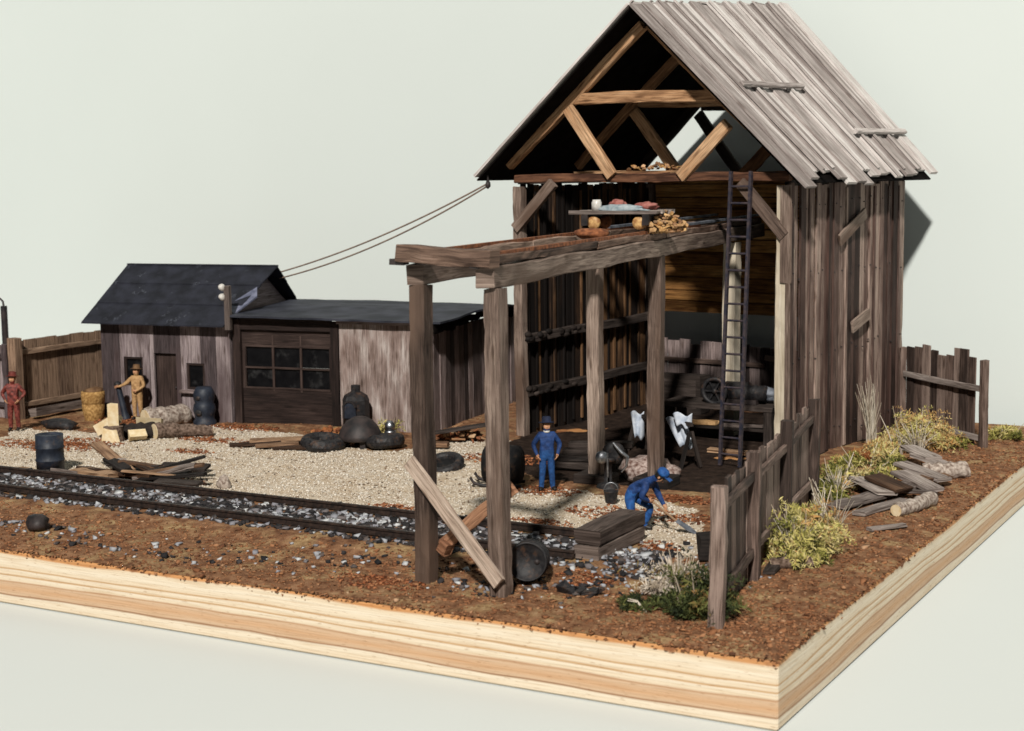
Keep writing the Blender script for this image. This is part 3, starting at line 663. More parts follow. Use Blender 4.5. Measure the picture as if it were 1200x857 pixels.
# ------------------------------------------------------------------ crane way (posts and rail beams)
cr = empty('crane_gantry', (-5.77, 1.2, 0), 0, 'timber crane way on tall posts running from the yard edge into the barn', 'gantry')
def C(x, y, z): return V((x + 5.77, y - 1.2, z))
sR, sL = -.138, -.126
def rx(y): return -5.86 + sR * (y - 1.1)
def lx(y): return -7.57 + sL * (y - 1.5)
PZ = 5.62
for (x, y, tp) in ((-7.55, 1.6, PZ), (-5.76, 1.28, PZ), (lx(11.6), 11.6, PZ), (rx(11.9), 11.9, PZ)):
    b = MB(); z0 = gh(x, y) - .1
    segs = 5
    b.timber(C(x, y, z0), C(x + random.uniform(-.02, .02), y, tp), .335, .335, up=(random.uniform(-.05, .05), 1, 0), rough=.016)
    b.build('post', M['post'], cr)
for x, y in ((lx(11.6), 11.6), (rx(11.9), 11.9)):
    b = MB(); b.box(C(x, y, .12), (.9, .8, .24), jit=.02); b.build('plinth', M['dark_timber'], cr, bevel=.02)
for fx, nm in ((lx, 'L'), (rx, 'R')):
    y0 = 1.45 if nm == 'L' else 1.02; y1 = 23.2
    b = MB(); b.bar(C(fx(y0), y0, PZ + .205), C(fx(y1), y1, PZ + .205), .36, .40, jit=.01); b.build('beam', M['post'], cr)
    b = MB(); ys = [y0 + .05, 7.2, 12.5, 17.3, y1]
    for a0, a1 in zip(ys[:-1], ys[1:]): b.bar(C(fx(a0) - .03, a0 + .01, PZ + .49), C(fx(a1) - .03, a1 - .01, PZ + .49), .27, .16, jit=.01)
    b.build('stringer', M['beam'], cr)
    b = MB(); 
    b.bar(C(fx(y0 + .2), y0 + .2, PZ + .60), C(fx(16), 16, PZ + .60), .10, .07); b.build('rail', M['rust'], cr)
    b = MB(); b.bar(C(fx(12.6), 12.6, PZ + .66), C(fx(y1), y1, PZ + .66), .13, .06); b.build('rail', M['tarp'], cr)
b = MB(); b.timber(C(-7.76, 1.30, PZ + .60), C(-5.62, 1.0, PZ + .56), .30, .32, rough=.02, chip=.08); b.build('cross_tie', M['beam'], cr)
b = MB(); b.box(C(-6.0, 1.0, PZ + .48), (.2, .16, .2), jit=.02); b.build('bracket', M['soot'], cr)
b = MB(); b.box(C(-7.8, 1.28, PZ + .44), (.3, .2, .1), jit=.01); b.build('bracket', M['soot'], cr)
b = MB(); b.bar(C(-7.72, 1.36, 2.33), C(-5.62, 1.02, .32), .29, .08, up=(0, 1, 0), jit=.01); b.build('brace', M['brace'], cr)
b = MB(); b.bar(C(-7.35, 1.84, .62), C(-5.6, 1.55, 2.0), .09, .26, up=(-.6, 0, .8), jit=.01); b.build('brace', M['rust_beam'], cr)
b = MB(); b.bar(C(-7.3, 1.75, .72), C(-7.1, 1.72, .62), .22, .26, jit=.02); b.build('brace_block', M['rust_beam'], cr)
b = MB(); b.blob(C(rx(9) - 1.15, 9.9, PZ + .62), (.4, .3, .12), 3, .4); b.build('rusty_fixing', M['rust'], cr)

# hoist deck on the crane rails with its litter
hy = 11.3; hx = (lx(hy) + rx(hy)) / 2
hd = empty('hoist_trolley', (hx + .05, hy, PZ + .70), math.radians(6), 'plank hoist trolley resting on the crane rails', 'hoist trolley')
b = MB()
for k in range(4): b.box((random.uniform(-.06, .06), -.42 + k * .28, .38), (2.2, .26, .07), jit=.025)
b.build('deck', M['grey_board'], hd)
for sx in (-.75, .78):
    b = MB(); b.box((sx, 0, .2), (.16, 1.1, .26), jit=.02); b.build('bearer', M['soot'], hd)
    for sy in (-.4, .4):
        b = MB(); b.lathe([(.05, -.06), (.15, -.06), (.17, 0), (.15, .06), (.05, .06)], 14, (sx * 1.0 + (.2 if sx < 0 else -.2), sy, .13), Matrix.Rotation(PI / 2, 3, 'X')); b.build('wheel', M['gold'] if sy < 0 else M['rust'], hd)
ca, sa = math.cos(math.radians(6)), math.sin(math.radians(6))
def hl(x, y, z): return (hx + .05 + ca * x - sa * y, hy + sa * x + ca * y, PZ + .70 + z)
def rag(name, lab, cat, loc, d, m, seed, amp=.5, fr=2.2, group=None, rz=0):
    b = MB(); b.blob((0, 0, 0), d, seed, amp, fr, 3); o = b.build(name, m, loc=loc); o.rotation_euler = (0, 0, rz); return tag(o, lab, cat, group)
rag('rag', 'crumpled red rag on the hoist trolley deck', 'rag', hl(-.12, .1, .55), (.22, .17, .12), M['red_rag'], 2)
rag('rag', 'long pale blue rag spread over the hoist trolley deck', 'rag', hl(.1, -.2, .46), (.62, .22, .10), M['blue_rag'], 5)
rag('rag', 'small red rag near the right end of the hoist trolley deck', 'rag', hl(.55, .15, .50), (.3, .18, .10), M['red_rag'], 8)
b = MB(); b.lathe([(.0, 0), (.12, 0), (.12, .2), (.1, .22), (.1, .26), (0, .26)], 14); o = b.build('tin', M['porcelain'], loc=hl(-.55, -.2, .415)); tag(o, 'cream tin standing on the hoist trolley deck', 'tin')
def scrap_heap(name, lab, loc, n, sp, sc, mats, cat='scrap heap'):
    b = MB()
    for k in range(n):
        a = random.random() * 2 * PI; q = math.sqrt(random.random())
        p = (math.cos(a) * q * sp[0], math.sin(a) * q * sp[1], random.random() * sp[2] * (1 - q * .7) + sc * .2)
        if random.random() < .5: b.blob(p, (sc * random.uniform(.5, 1), sc * random.uniform(.4, .8), sc * random.uniform(.3, .7)), k, .5, sub=1, smooth=False, mi=random.randrange(len(mats)))
        else: b.box(p, (sc * random.uniform(.8, 2.), sc * random.uniform(.3, .6), sc * random.uniform(.15, .4)), Matrix.Rotation(random.uniform(0, PI), 3, 'Z') @ Matrix.Rotation(random.uniform(-.5, .5), 3, 'Y'), mi=random.randrange(len(mats)), jit=.02)
    o = b.build(name, mats, loc=loc); return tag(o, lab, cat)
scrap_heap('scrap_heap', 'heap of golden wood offcuts at the right end of the hoist trolley', hl(1.1, -.05, -.12), 110, (.55, .4, .6), .11, [M['gold'], M['truss'], M['tan']])
scrap_heap('scrap_heap', 'small heap of orange offcuts on the barn loft planks', fw(-4.4, .6) + (7.68,), 40, (.8, .2, .2), .10, [M['truss'], M['gold']])

# ------------------------------------------------------------------ ladder
ld = empty('ladder', fw(-1.43, -1.0) + (0,), BR, 'thin blue black ladder leaning on the barn tie beam', 'ladder')
lt0, lt1 = V((0, 0, .0)), V((-.17, .84, 7.62)); lw = V((.58, 0, 0))
for s_ in (0, 1):
    b = MB(); b.bar(lt0 + lw * s_, lt1 + lw * s_, .075, .10, up=(0, -1, 0)); b.build('ladder_rail', M['ladder'], ld)
for k in range(17):
    t_ = (k + .7) / 17.6; p = lt0.lerp(lt1, t_); b = MB(); b.tube([p, p + lw], .032, 6); b.build('rung', M['ladder'], ld)

# ------------------------------------------------------------------ shed and garage on the left
SR = math.radians(7.4)
def sw(x, y, z=0.): c, s_ = math.cos(SR), math.sin(SR); return (-28.16 + c * x - s_ * y, 14.84 + s_ * x + c * y, z)
shed = empty('shed', (-28.16, 14.84, 0), SR, 'grey board shed with a black gabled tar paper roof', 'shed')
def holed_wall(mb, edges, z0, z1, holes, y, th, tops=None):
    for i in range(len(edges) - 1):
        a, c = edges[i], edges[i + 1]; r = random.random(); off = random.uniform(-.012, .012)
        cuts = sorted({a, c} | {h[k] for h in holes for k in (0, 1) if a < h[k] < c})
        uo = (random.uniform(0, 40), random.uniform(0, 40))
        for p, q in zip(cuts[:-1], cuts[1:]):
            iv = [(z0, z1)]
            for h in holes:
                if h[0] < (p + q) / 2 < h[1]:
                    iv = [s for a_, b_ in iv for s in ((a_, min(b_, h[2])), (max(a_, h[3]), b_)) if s[1] - s[0] > .01]
            for s0, s1 in iv:
                g0 = .008 if p == a else 0; g1 = .008 if q == c else 0
                mb.box(((p + q) / 2 + (g0 - g1) / 2, y + off, (s0 + s1) / 2), (q - p - g0 - g1, th, s1 - s0), r=r, uo=(uo[0] + (s0 + s1) / 2, uo[1] + (p + q) / 2))
holes = [(2.0, 2.82, -.1, 2.1), (.86, 1.58, 1.02, 1.95), (3.2, 3.86, .98, 1.82)]
b = MB(); holed_wall(b, [0, .72, 1.85, 2.02, 2.6, 3.0, 3.75, 4.3, 4.82], -.05, 3.02, holes, .04, .08)
vboards(b, 'y', .04, .09, 4.4, -.05, 3.0, .4, .7, .07, 0, .01)
vboards(b, 'y', 4.78, .09, 4.4, -.05, 3.0, .4, .7, .07, 0, .01); vboards(b, 'x', 4.4, 0, 4.8, -.05, 3.0, .4, .7, .07, 0, .01)
b.prism([(4.74, .1, 2.98), (4.74, 4.4, 2.98), (4.74, 2.2, 4.5)], (.06, 0, 0)); b.prism([(.02, .1, 2.98), (.02, 4.4, 2.98), (.02, 2.2, 4.5)], (.06, 0, 0))
b.build('wall', M['shed'], shed)
b = MB(); b.box((2.41, .16, 1.02), (.82, .06, 2.1)); d_ = b.build('door', M['garage'], shed)
b = MB(); b.blob((2.72, .11, 1.0), (.04, .04, .04)); b.build('handle', M['soot'], d_)
for h in holes[1:]:
    b = MB(); x0, x1, z0, z1 = h
    for q in ((x0 + .04, z0, x0 + .04, z1), (x1 - .04, z0, x1 - .04, z1), (x0 + .08, z0 + .035, x1 - .08, z0 + .035), (x0 + .08, z1 - .035, x1 - .08, z1 - .035)):
        if q[0] == q[2]: b.box((q[0], .06, (z0 + z1) / 2), (.07, .07, z1 - z0))
        else: b.box(((x0 + x1) / 2, .06, q[1]), (x1 - x0 - .16, .07, .07))
    wn = b.build('window', M['garage'], shed)
    b = MB(); b.box(((x0 + x1) / 2, .1, (z0 + z1) / 2), (x1 - x0, .02, z1 - z0)); b.build('pane', M['glass'], wn)
b = MB(); b.box((3.5, -.08, .92), (1.0, .22, .08), jit=.01); b.build('sill', M['annex'], shed)
# tar paper in lapping strips
eY, eZ, rY, rZ = -.42, 2.98, 2.15, 4.62
for side in (0, 1):
    b = MB()
    for k in range(3):
        t0, t1 = k / 3, (k + 1) / 3 + .02
        def P_(t, x):
            if side == 0: return V((x, eY + (rY - eY) * t, eZ + (rZ - eZ) * t + .05 * (3 - k) * 0 + .022 * (2 - k)))
            return V((x, 4.75 + (rY - 4.75) * t, eZ + (rZ - eZ) * t + .022 * (2 - k)))
        # higher strips lap over lower ones; each strip slightly wider towards the ridge on the right
        q = [P_(t0, -.42 + .03 * k), P_(t0, 4.86 + .5 * t0), P_(t1, 4.86 + .5 * min(1, t1)), P_(t1, -.42 + .03 * k)]
        q = [p + V((0, 0, .055 * k)) for p in q]
        b.prism(q, (0, 0, .045))
    b.build('roof', M['tar'], shed)
b = MB(); b.prism([(4.5, .45, 3.58), (4.95, .1, 3.36), (5.32, .9, 3.86), (5.15, 1.2, 4.12)], (.0, -.02, .05)); b.build('flashing', M['flash'], shed)
ip = MB(); ip.box((4.98, -.30, 3.62), (.17, .15, 1.36), jit=.01); ip = ip.build('insulator_post', M['grey_board'], shed)
for z in (4.28, 3.98):
    b = MB(); b.lathe([(0, -.02), (.05, -.02), (.09, .05), (.11, .10), (.09, .16), (.05, .19), (0, .19)], 14, (4.86, -.37, z - .1), Matrix.Rotation(math.radians(-25), 3, 'Y')); b.build('insulator', M['porcelain'], ip)

gar = empty('garage', sw(4.95, 0), SR, 'low dark brown garage with a paned door and pale panel under a flat tar roof', 'garage')
G0 = 4.95
b = MB(); b.box((5.08 - G0, .02, 1.6), (.26, .14, 3.3)); b.box((8.5 - G0, .02, 1.6), (.26, .14, 3.3)); b.box((6.8 - G0, .02, 3.14), (3.16, .12, .40)); b.build('door_surround', M['garage'], gar)
dr = MB(); X0, X1 = 5.21 - G0, 8.37 - G0
dr.box(((X0 + X1) / 2, .10, 2.7), (X1 - X0, .05, .5)); dr.box(((X0 + X1) / 2, .10, .53), (X1 - X0, .05, 1.14)); dr.box((X0 + .06, .10, 1.775), (.12, .05, 1.35)); dr.box((X1 - .06, .10, 1.775), (.12, .05, 1.35))
dr = dr.build('garage_door', M['garage'], gar)
pw = (X1 - X0 - .24) / 3
b = MB()
for i in (1, 2): b.box((X0 + .12 + pw * i, .085, 1.9), (.07, .05, 1.75), r=.95)
for z in (1.12, 1.76, 2.43): b.box(((X0 + X1) / 2, .08, z), (X1 - X0 - .2, .05, .06), r=.9)
b.build('muntin', M['garage'], dr)
for i in range(3):
    for j in range(2):
        b = MB(); b.box((X0 + .12 + pw * (i + .5), .135, 1.44 + j * .66), (pw - .05, .02, .62)); b.build('pane', M['glass'], dr)
b = MB(); b.box((10.17 - G0, .03, 1.57), (.0 + 3.02, .1, 3.24), r=.55, R=None); 
o = b.build('front_panel', M['panel'], gar)
me = o.data; uvl = me.uv_layers['UVMap'].data
for p in me.polygons:      # grain runs upright on this panel
    for li in p.loop_indices:
        co = me.vertices[me.loops[li].vertex_index].co; uvl[li].uv = (co.z + 3.3, co.x + co.y * 1.3 + 7)
b = MB(); vboards(b, 'y', 11.68 - G0, .12, 8.6, -.05, 3.05, .3, .55, .08, 0, .02); b.build('side_wall', M['annex'], gar)
b = MB(); b.box((10.2 - G0, -.06, 3.235), (3.2, .06, .09), r=.7); b.build('fascia', M['annex'], gar)
# flat roof sheet, gently sagging
b = MB(); nxs, nys = 22, 14; vs = []
for j in range(nys + 1):
    for i in range(nxs + 1):
        x = -.02 + 7.25 * i / nxs; y = -.36 + 9.2 * j / nys
        edge = .12 * mnoise.noise(V((y * 1.2, 3.3, 0))) if i == nxs else 0
        if i < 8 and j > nys * .9: pass
        vs.append(V((x + edge, y, 3.41 + .14 * smooth(-.4, 3.6, y) - .42 * smooth(3.8, 8.8, y) - .05 * (i / nxs) * 1.2 + .05 * mnoise.noise(V((x * .7, y * .7, 1))))))
top = len(vs); vs2 = vs + [v - V((0, 0, .06)) for v in vs]
fs = []
for j in range(nys):
    for i in range(nxs):
        a = j * (nxs + 1) + i; fs.append((a, a + 1, a + nxs + 2, a + nxs + 1)); fs.append((top + a, top + a + nxs + 1, top + a + nxs + 2, top + a + 1))
for i in range(nxs):
    a = i; fs.append((a, top + a, top + a + 1, a + 1)); a = nys * (nxs + 1) + i; fs.append((a, a + 1, top + a + 1, top + a))
for j in range(nys):
    a = j * (nxs + 1); fs.append((a, a + nxs + 1, top + a + nxs + 1, top + a)); a += nxs; fs.append((a, top + a, top + a + nxs + 1, a + nxs + 1))
b._add(vs2, fs, [[(0, 0)] * 4 for _ in fs], .5, 0, False); b.build('roof', M['tar2'], gar)
b = MB()
for k in range(29):
    y = -.3 + k * .31; b.box((7.0 - .05 - .0, y + .15, 3.15 + .10 * smooth(0, 3.6, y) - .36 * smooth(3.8, 8.8, y) + random.uniform(-.03, .03)), (.14, .34, random.uniform(.16, .30)), jit=.03)
b.build('torn_edge', M['shade_and_tar'], gar)

# ------------------------------------------------------------------ fences and poles
def fence(name, lab, pts, posts, h, board_side, mat, rails, rail_mat=None, wr=(.28, .42), miss=(), zj=.08, post_w=.2, post_h=None, cat='fence'):
    """pts: two ground points; boards stand on one side of the rails"""
    p0, p1 = V((*pts[0], 0)), V((*pts[1], 0)); d = p1 - p0; L = d.length; rz = math.atan2(d.y, d.x)
    f = empty(name, p0, rz, lab, cat)
    for t_ in posts:
        ph = (post_h or h + .08) + random.uniform(-.05, .05); b = MB(); b.timber((t_ * L, 0, -.1), (t_ * L + random.uniform(-.04, .04), random.uniform(-.04, .04), ph), post_w, post_w, up=(random.uniform(-.1, .1), 1, 0)); b.build('post', mat, f)
    for z in rails:
        b = MB()
        for a, c in zip(posts[:-1], posts[1:]): b.bar((a * L + post_w / 2, 0, z + random.uniform(-.06, .06)), (c * L - post_w / 2, 0, z + random.uniform(-.06, .06)), .09, .17, jit=.01)
        b.build('fence_rail', rail_mat or mat, f)
    b = MB(); a = .12
    while a < L - .1:
        w = min(random.uniform(*wr), L - a)
        if not any(s <= (a + w / 2) / L <= e for s, e in miss):
            hh = h + random.uniform(-zj, zj); b.box((a + w / 2, board_side * .11 + random.uniform(-.012, .012), hh / 2), (w - .012, .05, hh), jit=.012, R=Matrix.Rotation(random.uniform(-.018, .018), 3, 'Y'))
        a += w
    b.build('boards', mat, f); return f
fence('board_fence', 'brown board fence leading from the near corner to the barn', ((-1.52, 1.25), (-3.28, 11.6)), (0, .31, .64, 1), 2.25, 1, M['fence'], (1.95, .55), post_w=.26, post_h=2.45, miss=((.02, .10), (.30, .36)))
fence('board_fence', 'short ragged fence behind the barn with a wide end gap', ((-4.35, 23.0), (-1.42, 20.56)), (.0, 1), 2.5, 1, M['fence'], (1.62, .28), rail_mat=M['grey_board'], wr=(.24, .42), miss=((.88, .97), ), zj=.17, post_w=.2, post_h=2.45)
fence('board_fence', 'broad brown board fence at the left of the shed', ((-30.2, 13.1), (-30.2, 18.6)), (0, 1), 2.5, 1, M['fence_left'], (2.12, .42), wr=(.4, .65), zj=.035, post_w=.34, post_h=2.6)
fence('board_fence', 'purple grey fence stub running out of the left edge', ((-36, 12.2), (-30.5, 13.0)), (0, .5, 1), 2.35, 1, M['shed'], (2.0, .5), wr=(.35, .6), zj=.06)
b = MB(); b.box((0, 0, 0), (.3, 5.2, .28), jit=.04); o = b.build('timber', M['grey_board'], loc=(-29.72, 15.9, .2)); tag(o, 'long grey timber lying at the foot of the left fence', 'timber')
pl = empty('bent_pole', (-33.25, 15.6, 0), 0, 'thin black pole with a bent top behind the left fence', 'pole')
b = MB(); b.tube([(0, 0, 0), (0, 0, 3.35)], .11, 10); b.build('pole', M['soot'], pl)
b = MB(); b.tube([(0, 0, 3.3), (-.03, 0, 3.5), (-.15, 0, 3.6), (-.3, 0, 3.5), (-.6, 0, 3.25)], .035, 6); b.build('arm', M['soot'], pl)

# two wires from the barn eave to the shed
def wire(a, c, sag, lab):
    a, c = V(a), V(c); pts = [a.lerp(c, t / 22) - V((0, 0, sag * 4 * (t / 22) * (1 - t / 22))) for t in range(23)]
    b = MB(); b.tube(pts, .024, 6); o = b.build('wire', M['wire']); tag(o, lab, 'wire', 'wires from the barn to the shed')
ev = V((*fw(-9.35, -.45), 7.36))
wire(ev, sw(5.0, 2.6, 4.50), .22, 'upper wire sagging from the barn eave to the shed ridge')
wire(ev + V((.05, -.03, -.05)), sw(5.10, 2.7, 4.34), .30, 'lower wire sagging from the barn eave to the shed roof')
b = MB(); b.tube([(0, 0, .3), (0, 0, .1), (.03, 0, 0)], .03, 6); b.blob((0, 0, .02), (.08, .08, .12), 1)
o = b.build('wire_hook', M['soot'], barn); o.location = (-9.35, -.45, 7.3)

# ------------------------------------------------------------------ people
SK = dict(pelvis=(0, 0, .93), waist=(0, 0, 1.07), chest=(0, 0, 1.28), neck=(0, 0, 1.46), jaw=(0, -.02, 1.555), skull=(0, 0, 1.65), crown=(0, .0, 1.72), nose=(0, -.125, 1.60),
          shL=(.17, 0, 1.39), elL=(.27, .02, 1.12), wrL=(.28, -.07, .89), shR=(-.17, 0, 1.39), elR=(-.27, .02, 1.12), wrR=(-.28, -.07, .89),
          hiL=(.09, 0, .88), knL=(.11, -.02, .49), anL=(.12, .02, .10), toL=(.13, -.15, .045), hiR=(-.09, 0, .88), knR=(-.11, -.02, .49), anR=(-.12, .02, .10), toR=(-.13, -.15, .045))
RAD = dict(pelvis=(.15, .12), waist=(.145, .11), chest=(.17, .12), neck=(.055, .055), jaw=(.072, .08), skull=(.092, .105), crown=(.06, .07), nose=(.014, .014), sh=(.078, .075), el=(.054, .054), wr=(.036, .034), hi=(.098, .098), kn=(.068, .068), an=(.052, .055), to=(.045, .038))
EDG = [('pelvis', 'waist', 1), ('waist', 'chest', 0), ('chest', 'neck', 0), ('neck', 'jaw', 2), ('jaw', 'skull', 2), ('skull', 'crown', 2), ('jaw', 'nose', 2)]
for s_ in 'LR': EDG += [('chest', 'sh' + s_, 0), ('sh' + s_, 'el' + s_, 0), ('el' + s_, 'wr' + s_, 0), ('pelvis', 'hi' + s_, 1), ('hi' + s_, 'kn' + s_, 1), ('kn' + s_, 'an' + s_, 1), ('an' + s_, 'to' + s_, 3)]
def person(lab, loc, rz, pose, mats, hat, hatm, sc=1., fat=1.22, hand_dir=None, group='small painted workmen'):
    """mats: shirt, trousers, skin, boots. One continuous skinned body, faces coloured by region."""
    J = {k: V(v) for k, v in SK.items()}; J.update({k: V(v) for k, v in pose.items()})
    names = list(J); P = [J[n].copy() for n in names]; E = []; reg = []; R = []
    for n in names:
        k = n if n in RAD else n[:2]; q = fat if k not in ('nose', 'skull', 'crown', 'jaw') else 1 + (fat - 1) * .35; R.append((RAD[k][0] * q, RAD[k][1] * q))
    for a, c, g in EDG: E.append((names.index(a), names.index(c))); reg.append(g)
    for s_ in 'LR':
        w = J['wr' + s_]; e = J['el' + s_]; d = (w - e).normalized()
        if hand_dir and s_ in hand_dir: d = V(hand_dir[s_]).normalized()
        sgn = 1 if s_ == 'L' else -1
        inn = V((-sgn, 0, 0)); inn = (inn - d * inn.dot(d)).normalized(); fwd = d.cross(inn).normalized()
        if fwd.y > 0: fwd = -fwd
        palm = w + d * .065; ip_ = len(P); P.append(palm); R.append((.042, .026)); E.append((names.index('wr' + s_), ip_)); reg.append(2)
        for q, ln in ((-.030, .062), (-.010, .078), (.010, .084), (.030, .074)):
            b0 = palm + fwd * (-q) + d * .035; m1 = b0 + d * ln * .5 + inn * .008; m2 = b0 + d * ln * .85 + inn * .035
            i0 = len(P); P += [b0, m1, m2]; R += [(.012, .012), (.0105, .0105), (.009, .009)]; E += [(ip_, i0), (i0, i0 + 1), (i0 + 1, i0 + 2)]; reg += [2, 2, 2]
        i0 = len(P); P += [w + d * .03 + fwd * .045, w + d * .075 + fwd * .07 + inn * .02]; R += [(.013, .013), (.010, .010)]; E += [(ip_, i0), (i0, i0 + 1)]; reg += [2, 2]
    me = bpy.data.meshes.new('body'); me.from_pydata(P, E, [])
    o = bpy.data.objects.new('tmp_body', me); col.objects.link(o)
    sk = o.modifiers.new('skin', 'SKIN'); sk.use_smooth_shade = True
    for i, r in enumerate(R): me.skin_vertices[0].data[i].radius = r
    for i in range(len(P)): me.skin_vertices[0].data[i].use_root = (i == names.index('pelvis'))
    su = o.modifiers.new('sub', 'SUBSURF'); su.levels = 2; su.render_levels = 2
    dg = bpy.context.evaluated_depsgraph_get(); me2 = bpy.data.meshes.new_from_object(o.evaluated_get(dg)); bpy.data.objects.remove(o)
    for m in mats: me2.materials.append(m)
    segs = [(P[a], P[c], g, max(.012, (R[a][0] + R[c][0]) / 2)) for (a, c), g in zip(E, reg)]
    idx = []
    for p in me2.polygons:
        best = None; c = p.center
        for a, e, g, rr_ in segs:
            ab = e - a; t_ = max(0, min(1, (c - a).dot(ab) / max(1e-9, ab.length_squared))); dd = (c - a - ab * t_).length
            if True: dd = dd / rr_
            if best is None or dd < best[0]: best = (dd, g)
        idx.append(best[1])
    me2.polygons.foreach_set('material_index', idx); me2.polygons.foreach_set('use_smooth', [True] * len(idx))
    me2.name = 'person'
    root = bpy.data.objects.new('person', me2); col.objects.link(root); root.location = loc; root.rotation_euler = (0, 0, rz); root.scale = (sc,) * 3
    tag(root, lab, 'person', group)
    # head frame for hat, eyes, hair
    up = (J['crown'] - J['jaw']).normalized(); f = (J['nose'] - J['jaw']); f = (f - up * f.dot(up)).normalized(); sd = up.cross(f).normalized()
    RM = Matrix((sd, -f, up)).transposed(); hc = J['skull']
    for s_ in (-1, 1):
        b = MB(); b.blob(hc + sd * .036 * s_ + f * .098 - up * .01, (.014, .012, .010), 1, 0, sub=2); b.build('eye', M['boot'], root)
        b = MB(); b.blob(hc + sd * .098 * s_ - up * .02, (.016, .026, .036), 1, .1, sub=2, R=RM); b.build('ear', mats[2], root)
    b = MB(); b.box(hc + f * .096 - up * .075, (.05, .012, .01), RM); b.build('mouth', M['rust'], root)
    if hat == 'brim': prof = [(.0, .035), (.19, .03), (.20, .045), (.118, .06), (.112, .15), (.09, .185), (0, .19)]
    else: prof = [(.0, .03), (.116, .03), (.122, .07), (.115, .12), (.08, .155), (0, .165)]
    b = MB(); b.lathe(prof, 18, hc, RM)
    if hat == 'cap': b.box(hc + f * .15 + up * .045, (.15, .13, .014), RM)
    b.build('hat', hatm, root)
    b = MB(); b.lathe([(.06, -.1), (.098, -.06), (.112, 0), (.11, .035)], 16, hc - f * .018, RM); b.build('hair', M['brown_felt'] if hat == 'brim' else M['boot'], root)
    b = MB(); pe = J['pelvis']; tt = (J['waist'] - pe).normalized(); 
    return root
M['shaded_blue'] = mottled('shaded blue cloth', (.008, .04, .14), (.016, .085, .27), 11, .75, bump=1.)  # darker blue for the standing figure: shade put into the trouser colour
B_, N_, S_, K_ = M['blue'], M['navy'], M['skin'], M['boot']
face_cam = math.radians(29)
def gl(x, y, dz=0.): return (x, y, gh(x, y) + dz)
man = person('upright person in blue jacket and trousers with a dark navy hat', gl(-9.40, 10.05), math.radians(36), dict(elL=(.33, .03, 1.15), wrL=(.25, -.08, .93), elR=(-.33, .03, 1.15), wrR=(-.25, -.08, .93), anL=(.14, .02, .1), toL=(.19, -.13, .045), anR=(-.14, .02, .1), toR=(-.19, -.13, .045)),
             [N_, M['shaded_blue'], S_, K_], 'brim', M['darknavy'], 1.0)  # jacket and trousers both darkened to carry his shade in colour
b = MB(); b.lathe([(.062, 0), (.082, .02), (.078, .055), (.058, .06)], 14, (0, -.005, 1.44)); b.build('collar', M['porcelain'], man)
bx, by = -5.68, 7.2
bent = person('stooping person in bright blue overalls and blue cap holding a shovel', gl(bx, by), math.radians(95), dict(
    pelvis=(0, .17, .74), waist=(0, .06, .88), chest=(0, -.13, 1.0), neck=(0, -.30, 1.06), jaw=(0, -.385, 1.07), skull=(0, -.45, 1.13), crown=(0, -.475, 1.195), nose=(0, -.49, 1.05),
    shL=(.17, -.22, .98), elL=(.26, -.30, .72), wrL=(.12, -.46, .55), shR=(-.17, -.22, .98), elR=(-.27, -.14, .74), wrR=(-.12, -.22, .66),
    hiL=(.1, .16, .70), knL=(.15, -.20, .48), anL=(.16, -.04, .10), toL=(.17, -.22, .045), hiR=(-.1, .16, .70), knR=(-.14, .10, .42), anR=(-.16, .36, .10), toR=(-.17, .2, .045)),
    [N_, B_, S_, K_], 'cap', M['blue'], 1.12, hand_dir=dict(L=(-.5, -.5, -.4), R=(.6, -.5, -.2)))
def bent_w(p):
    v = Matrix.Rotation(math.radians(95), 3, 'Z') @ V(p) * 1.12; return V((bx, by, gh(bx, by))) + v
sh = empty('shovel', bent_w((.02, -.95, .02)), 0, 'long handled grey shovel held by the stooping person', 'shovel')
o0 = V(sh.location)
b = MB(); b.tube([bent_w((-.05, -.06, .80)) - o0, bent_w((.04, -.78, .24)) - o0], .024, 8); b.build('shaft', M['brown_board'], sh)
b = MB(); a_, c_ = bent_w((.04, -.74, .27)) - o0, bent_w((.06, -1.14, .03)) - o0; dd = (c_ - a_).normalized(); sd_ = dd.cross(V((0, 0, 1))).normalized(); up_ = sd_.cross(dd)
b.prism([a_ - sd_ * .10, a_ + dd * .3 - sd_ * .13, c_ - sd_ * .03, c_ + sd_ * .03, a_ + dd * .3 + sd_ * .13, a_ + sd_ * .10], up_ * .03); b.build('blade', M['tarp'], sh)
tx, ty = sw(1.75, -.62)[:2]
tman = person('person in tan work clothes and brown hat beside the shed door', gl(tx, ty), math.radians(10), dict(elR=(-.34, -.14, 1.2), wrR=(-.52, -.22, 1.12), elL=(.27, .0, 1.13), wrL=(.12, -.2, 1.0)),
              [M['tan'], M['tan'], S_, K_], 'brim', M['brown_felt'], .97, hand_dir=dict(R=(-1, -.2, -.1), L=(-1, -.3, .1)))
b = MB(); b.lathe([(.158, -.045), (.172, -.03), (.172, .03), (.158, .045)], 18, (0, 0, 1.0), Matrix.Scale(.82, 3, (0, 1, 0))); b.build('belt', M['boot'], tman)
rman = person('person in dark red clothes and red hat at the left edge', gl(-28.3, 11.15), math.radians(25), dict(elL=(.36, .03, 1.16), wrL=(.22, -.10, .98), elR=(-.36, .03, 1.16), wrR=(-.22, -.10, .98)),
              [M['red'], M['red'], S_, K_], 'brim', M['redhat'], 1.0)

# dark blue leaning hand pump beside the tan man
px_, py_ = sw(1.1, -.72)[:2]
pp_ = empty('hand_pump', gl(px_, py_), SR, 'dark blue leaning hand pump gripped by the tan person', 'pump')
b = MB(); b.tube([(.26, 0, 0), (.2, 0, .25), (.02, 0, 1.02)], [.14, .10, .085], 10); b.build('shaft', M['bluesteel'], pp_)
b = MB(); b.blob((0, 0, 1.1), (.13, .12, .11), 2, .1); b.build('knob', M['black'], pp_)

